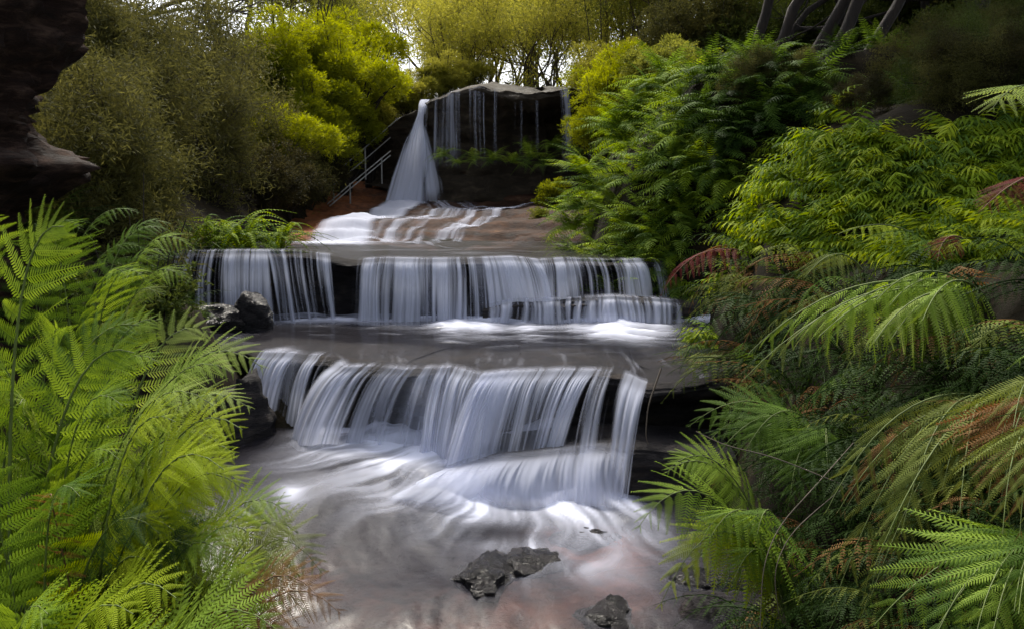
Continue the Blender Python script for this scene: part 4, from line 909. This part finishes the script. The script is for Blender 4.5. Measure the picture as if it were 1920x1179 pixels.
# left dull shrubs
for i, (px, Y, s, rz) in enumerate([(190, 11.0, .72, 0), (110, 9.6, .75, 2), (250, 13, .85, 4), (60, 10.5, .9, 1), (330, 15.5, .9, 3), (190, 13.5, 1.0, 5), (40, 12.5, 1.0, .5), (310, 18, 1.2, 2.5), (140, 15, 1.2, 3.5), (420, 20, .95, 1.5)]):
    p = gb(px, 400, Y); place('shrub', TREES['shrub'], i, p, s, rz, T_DULL, 'dull olive twiggy shrub on the left bank ' + ('against the black cliff' if px < 120 else 'next to the yellow green bushes' if px > 300 else 'standing in front, above the arching fern' if Y < 12 else 'in the row behind, above the dark ferns'), 'shrub', 'dull shrubs on the left bank')
for i, (px, Y, s) in enumerate([(60, 19, 1.0), (200, 24, 1.0), (-80, 14, 1.0)]):
    p = gb(px, 380, Y); place('tree', TREES['tall'], i, p, s, i * 1.3, T_DARK, 'dark leafed tree behind the dull shrubs', 'tree', 'dark trees behind the dull shrubs')
# trees behind the tall fall
for i, (px, Y, s, rz, m) in enumerate([(850, 29, .95, 0, T_GOLD), (900, 30, 1.0, 2, T_GOLD), (960, 29, .9, 4, T_GOLD), (1010, 31, 1.05, 1, T_GREEN), (1080, 30, 1.1, 3, T_GOLD), (1150, 29, 1.0, 5, T_GREEN), (1220, 28, 1.1, 2.5, T_GREEN),
                                       (1290, 27, 1.1, .7, T_GREEN), (860, 34, 1.2, 1.7, T_GOLD), (1050, 36, 1.3, 2.2, T_GREEN), (600, 31, 1.1, 4.4, T_GREEN), (940, 38, 1.3, 5.5, T_LIME), (1180, 36, 1.4, .2, T_GREEN)]):
    p = gb(px, 200, Y); place('tea_tree', TREES['tea'], i, p, s, rz, m, 'slender many stemmed tree with airy ' + ('golden' if m is T_GOLD else 'lime' if m is T_LIME else 'green') + ' leaves ' + ('left of the bright sky gap' if px < 700 else 'between the sky gap and the overhanging rock' if px < 880 else 'rising behind the overhanging rock' if px < 1100 else 'above the feathery ferns'), 'tree', 'slender trees behind the tall fall')
for i, (px, Y, s) in enumerate([(560, 42, 1.0), (890, 46, .95), (900, 52, 1.1), (990, 46, 1.0), (1090, 48, 1.1), (1180, 44, 1.0), (1280, 42, 1.1), (1380, 40, 1.0), (1480, 38, 1.0), (470, 40, 1.0), (1600, 36, 1.0), (1720, 34, 1.0), (1840, 34, 1.0)]):
    p = gb(px, 200, Y); place('tree', TREES['far'], i, p, s, i * 2.1, T_GREEN, 'tall distant forest tree beyond the tall fall', 'tree', 'distant forest trees')
for i, (px, Y, s) in enumerate([(1000, 44, 1.4), (1130, 38, 1.6), (1260, 36, 1.6), (1400, 32, 1.5)]):
    p = gb(px, 200, Y); place('tree', TREES['far'], i + 1, p, s, i * 1.7, T_GREEN, 'towering forest tree with its crown high over the gully', 'tree', 'towering forest trees')
for i, (px, Y, s) in enumerate([(440, 50, 1.2), (540, 56, 1.2), (620, 62, 1.1), (840, 62, 1.2), (920, 66, 1.3), (1010, 60, 1.2), (1090, 64, 1.3), (1170, 58, 1.2), (1250, 60, 1.3), (1340, 52, 1.2), (660, 70, 1.2), (810, 72, 1.1)]):
    p = gb(px, 200, Y); place('tree', TREES['far'], i, p, s, i * 2.7, [T_GREEN, T_GOLD][i % 2], 'pale far forest tree showing between the nearer distant trees', 'tree', 'pale far forest trees')
# right dark trunks
for i, (px, Y, s, rz) in enumerate([(1385, 13.2, .9, 0), (1440, 13.4, 1.0, .4), (1500, 13, 1.0, -.3), (1545, 12.6, 1.1, .2), (1440, 19, 1.0, 1.0), (1600, 13.2, 1.0, .1), (1780, 15, 1.0, .9), (1880, 16, 1.1, 3.1), (1620, 20, 1.1, 4.0), (1730, 20, 1.2, 5.0), (1850, 20, 1.2, 1.2)]):
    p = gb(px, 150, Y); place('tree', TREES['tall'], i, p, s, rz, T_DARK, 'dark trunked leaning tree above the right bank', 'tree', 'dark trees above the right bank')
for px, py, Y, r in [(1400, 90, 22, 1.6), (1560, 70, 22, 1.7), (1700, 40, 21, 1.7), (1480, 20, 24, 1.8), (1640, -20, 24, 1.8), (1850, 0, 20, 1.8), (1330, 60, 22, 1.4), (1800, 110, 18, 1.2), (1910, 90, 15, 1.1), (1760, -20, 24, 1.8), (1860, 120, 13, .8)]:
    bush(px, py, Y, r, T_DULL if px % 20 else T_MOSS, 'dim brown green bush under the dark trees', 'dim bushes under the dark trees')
rb = np.random.default_rng(44)
for px0 in range(1430, 1960, 44):
    for py0 in (190,) if px0 < 1720 else (135, 195):
        px = px0 + rb.uniform(-30, 30); py = py0 + rb.uniform(-30, 30)
        p = hit(px, py, 8, 24)
        if p[1] > 23.5: continue
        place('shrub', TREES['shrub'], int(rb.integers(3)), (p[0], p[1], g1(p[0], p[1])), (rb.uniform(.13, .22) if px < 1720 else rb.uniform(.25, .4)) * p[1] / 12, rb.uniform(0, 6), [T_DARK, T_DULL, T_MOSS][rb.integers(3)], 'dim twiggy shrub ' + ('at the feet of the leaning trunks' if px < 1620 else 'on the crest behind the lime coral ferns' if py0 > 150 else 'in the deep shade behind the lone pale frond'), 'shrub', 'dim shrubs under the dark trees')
# tree fern like shrub in the middle right
for px, py, Y, r, m in [(1160, 160, 17, .9, T_LIME), (1125, 240, 16.5, .7, T_LIME), (1240, 150, 16, .9, T_GREEN)]:
    bush(px, py, Y, r, m, 'bright feathery bush leaning over the right side of the tall fall', 'feathery bushes right of the tall fall')
rc = np.random.default_rng(9)
def feather_label(x, y):
    if y < 200: return 'bright feathery fern near the rim beside the ' + ('golden bushes right of the tall fall' if x < 1240 else 'dark feathery ferns')
    if y < 330: return 'green feathery fern halfway down the slope ' + ('next to the overhanging rock' if x < 1200 else 'next to the lime coral ferns')
    if y < 430: return 'green feathery fern drooping towards the ' + ('sandstone slabs' if x < 1180 else 'lime coral ferns low on the slope')
    return 'lowest green feathery fern hanging over the ' + ('upper terrace water' if x < 1170 else 'right end of the middle cascade')
for py0 in range(95, 540, 40):
    for px in range(1060, 1570, 48):
        py = py0 + rc.uniform(-15, 15); x = px + rc.uniform(-20, 20)
        if x < np.interp(py, [100, 200, 300, 400, 480, 560], [1200, 1110, 1080, 1070, 1060, 1090]): continue
        if x > np.interp(py, [95, 150, 250, 340, 430, 540], [1500, 1560, 1480, 1400, 1330, 1260]): continue
        p = hit(x, py + 20, 10.8, 16.5)
        if p[1] > 16: p = on(x, py + 20, 13.0); p[2] = max(g1(p[0], p[1]), p[2] - .3)
        dark = x > 1330 and py < 290
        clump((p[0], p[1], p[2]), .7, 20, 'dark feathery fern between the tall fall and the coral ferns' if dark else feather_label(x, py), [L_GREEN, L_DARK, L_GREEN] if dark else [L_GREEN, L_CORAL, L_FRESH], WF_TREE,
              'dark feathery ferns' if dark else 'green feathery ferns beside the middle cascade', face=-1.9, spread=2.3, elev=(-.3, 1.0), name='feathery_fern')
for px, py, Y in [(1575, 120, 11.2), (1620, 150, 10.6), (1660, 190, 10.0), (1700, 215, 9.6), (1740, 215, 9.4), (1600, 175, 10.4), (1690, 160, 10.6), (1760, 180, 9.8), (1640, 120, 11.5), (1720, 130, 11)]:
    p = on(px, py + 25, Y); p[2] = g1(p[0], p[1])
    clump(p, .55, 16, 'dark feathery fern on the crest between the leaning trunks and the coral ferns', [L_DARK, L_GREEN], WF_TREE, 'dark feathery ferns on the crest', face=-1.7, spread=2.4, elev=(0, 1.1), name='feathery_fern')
# ferns in the cave under the overhang
for px, py, Y, s in [(832, 292, 23.0, .55), (860, 305, 22.9, .5), (890, 300, 22.9, .55), (925, 300, 22.8, .6), (960, 305, 22.7, .6), (995, 298, 22.6, .7), (1020, 310, 22.5, .6), (1035, 275, 22.9, .6), (985, 275, 23.2, .5), (1075, 280, 22.8, .55)]:
    p = on(px, py, Y); clump(p, s, 14, 'deep green fern growing on the wet wall under the overhang', [L_FRESH, L_FRESH, L_GREEN], WF_FERN, 'ferns under the overhang', face=-1.57, spread=1.8, elev=(-.6, .7))
# small shrubs
bush(265, 570, 6.6, .42, T_MOSS, 'small leafed mossy shrub below the arching fern', kind=BUSHS)
bush(1040, 365, 21.5, .5, T_LIME, 'small light green shrub on the sandstone slabs', kind=BUSHS)
bush(1010, 405, 19.5, .25, T_GREEN, 'tiny shrub at the edge of the sandstone slabs', kind=BUSHS)
# twigs and vines
def twig(pts, r, label):
    P = np.array([atY(*q) for q in pts]); s = np.linspace(0, len(P) - 1, 24)
    C = np.stack([np.interp(s, np.arange(len(P)), P[:, k]) for k in range(3)], 1); ker = np.ones(5) / 5
    C[2:-2] = np.stack([np.convolve(C[:, k], ker, 'valid') for k in range(3)], 1)
    base = C[0].copy(); V, q = tube_geo(C - base, np.linspace(r, r * .5, 24), 6); o = obj('twig', mesh('twig', V, q, mat=M_TWIG), label=label, cat='twig'); o.location = base.tolist()
twig([(1650, 935, 4.0), (1560, 900, 4.0), (1450, 855, 4.1), (1360, 835, 4.2), (1305, 808, 4.3)], .004, 'thin bare twig lying across the bright hanging fern')
twig([(1600, 830, 4.3), (1520, 920, 4.0), (1460, 985, 3.9), (1430, 1060, 3.8), (1425, 1180, 3.7)], .0035, 'pale vine hanging beside the pool under the right bank ferns')
twig([(1640, 870, 4.2), (1560, 930, 3.95), (1480, 1000, 3.85), (1450, 1070, 3.75), (1460, 1150, 3.7)], .003, 'thinner vine next to the pale hanging vine')
twig([(1240, 690, 7.3), (1215, 760, 7.2), (1210, 820, 7.15), (1225, 855, 7.1)], .008, 'bare vine dangling over the right edge of the lowest cascade')
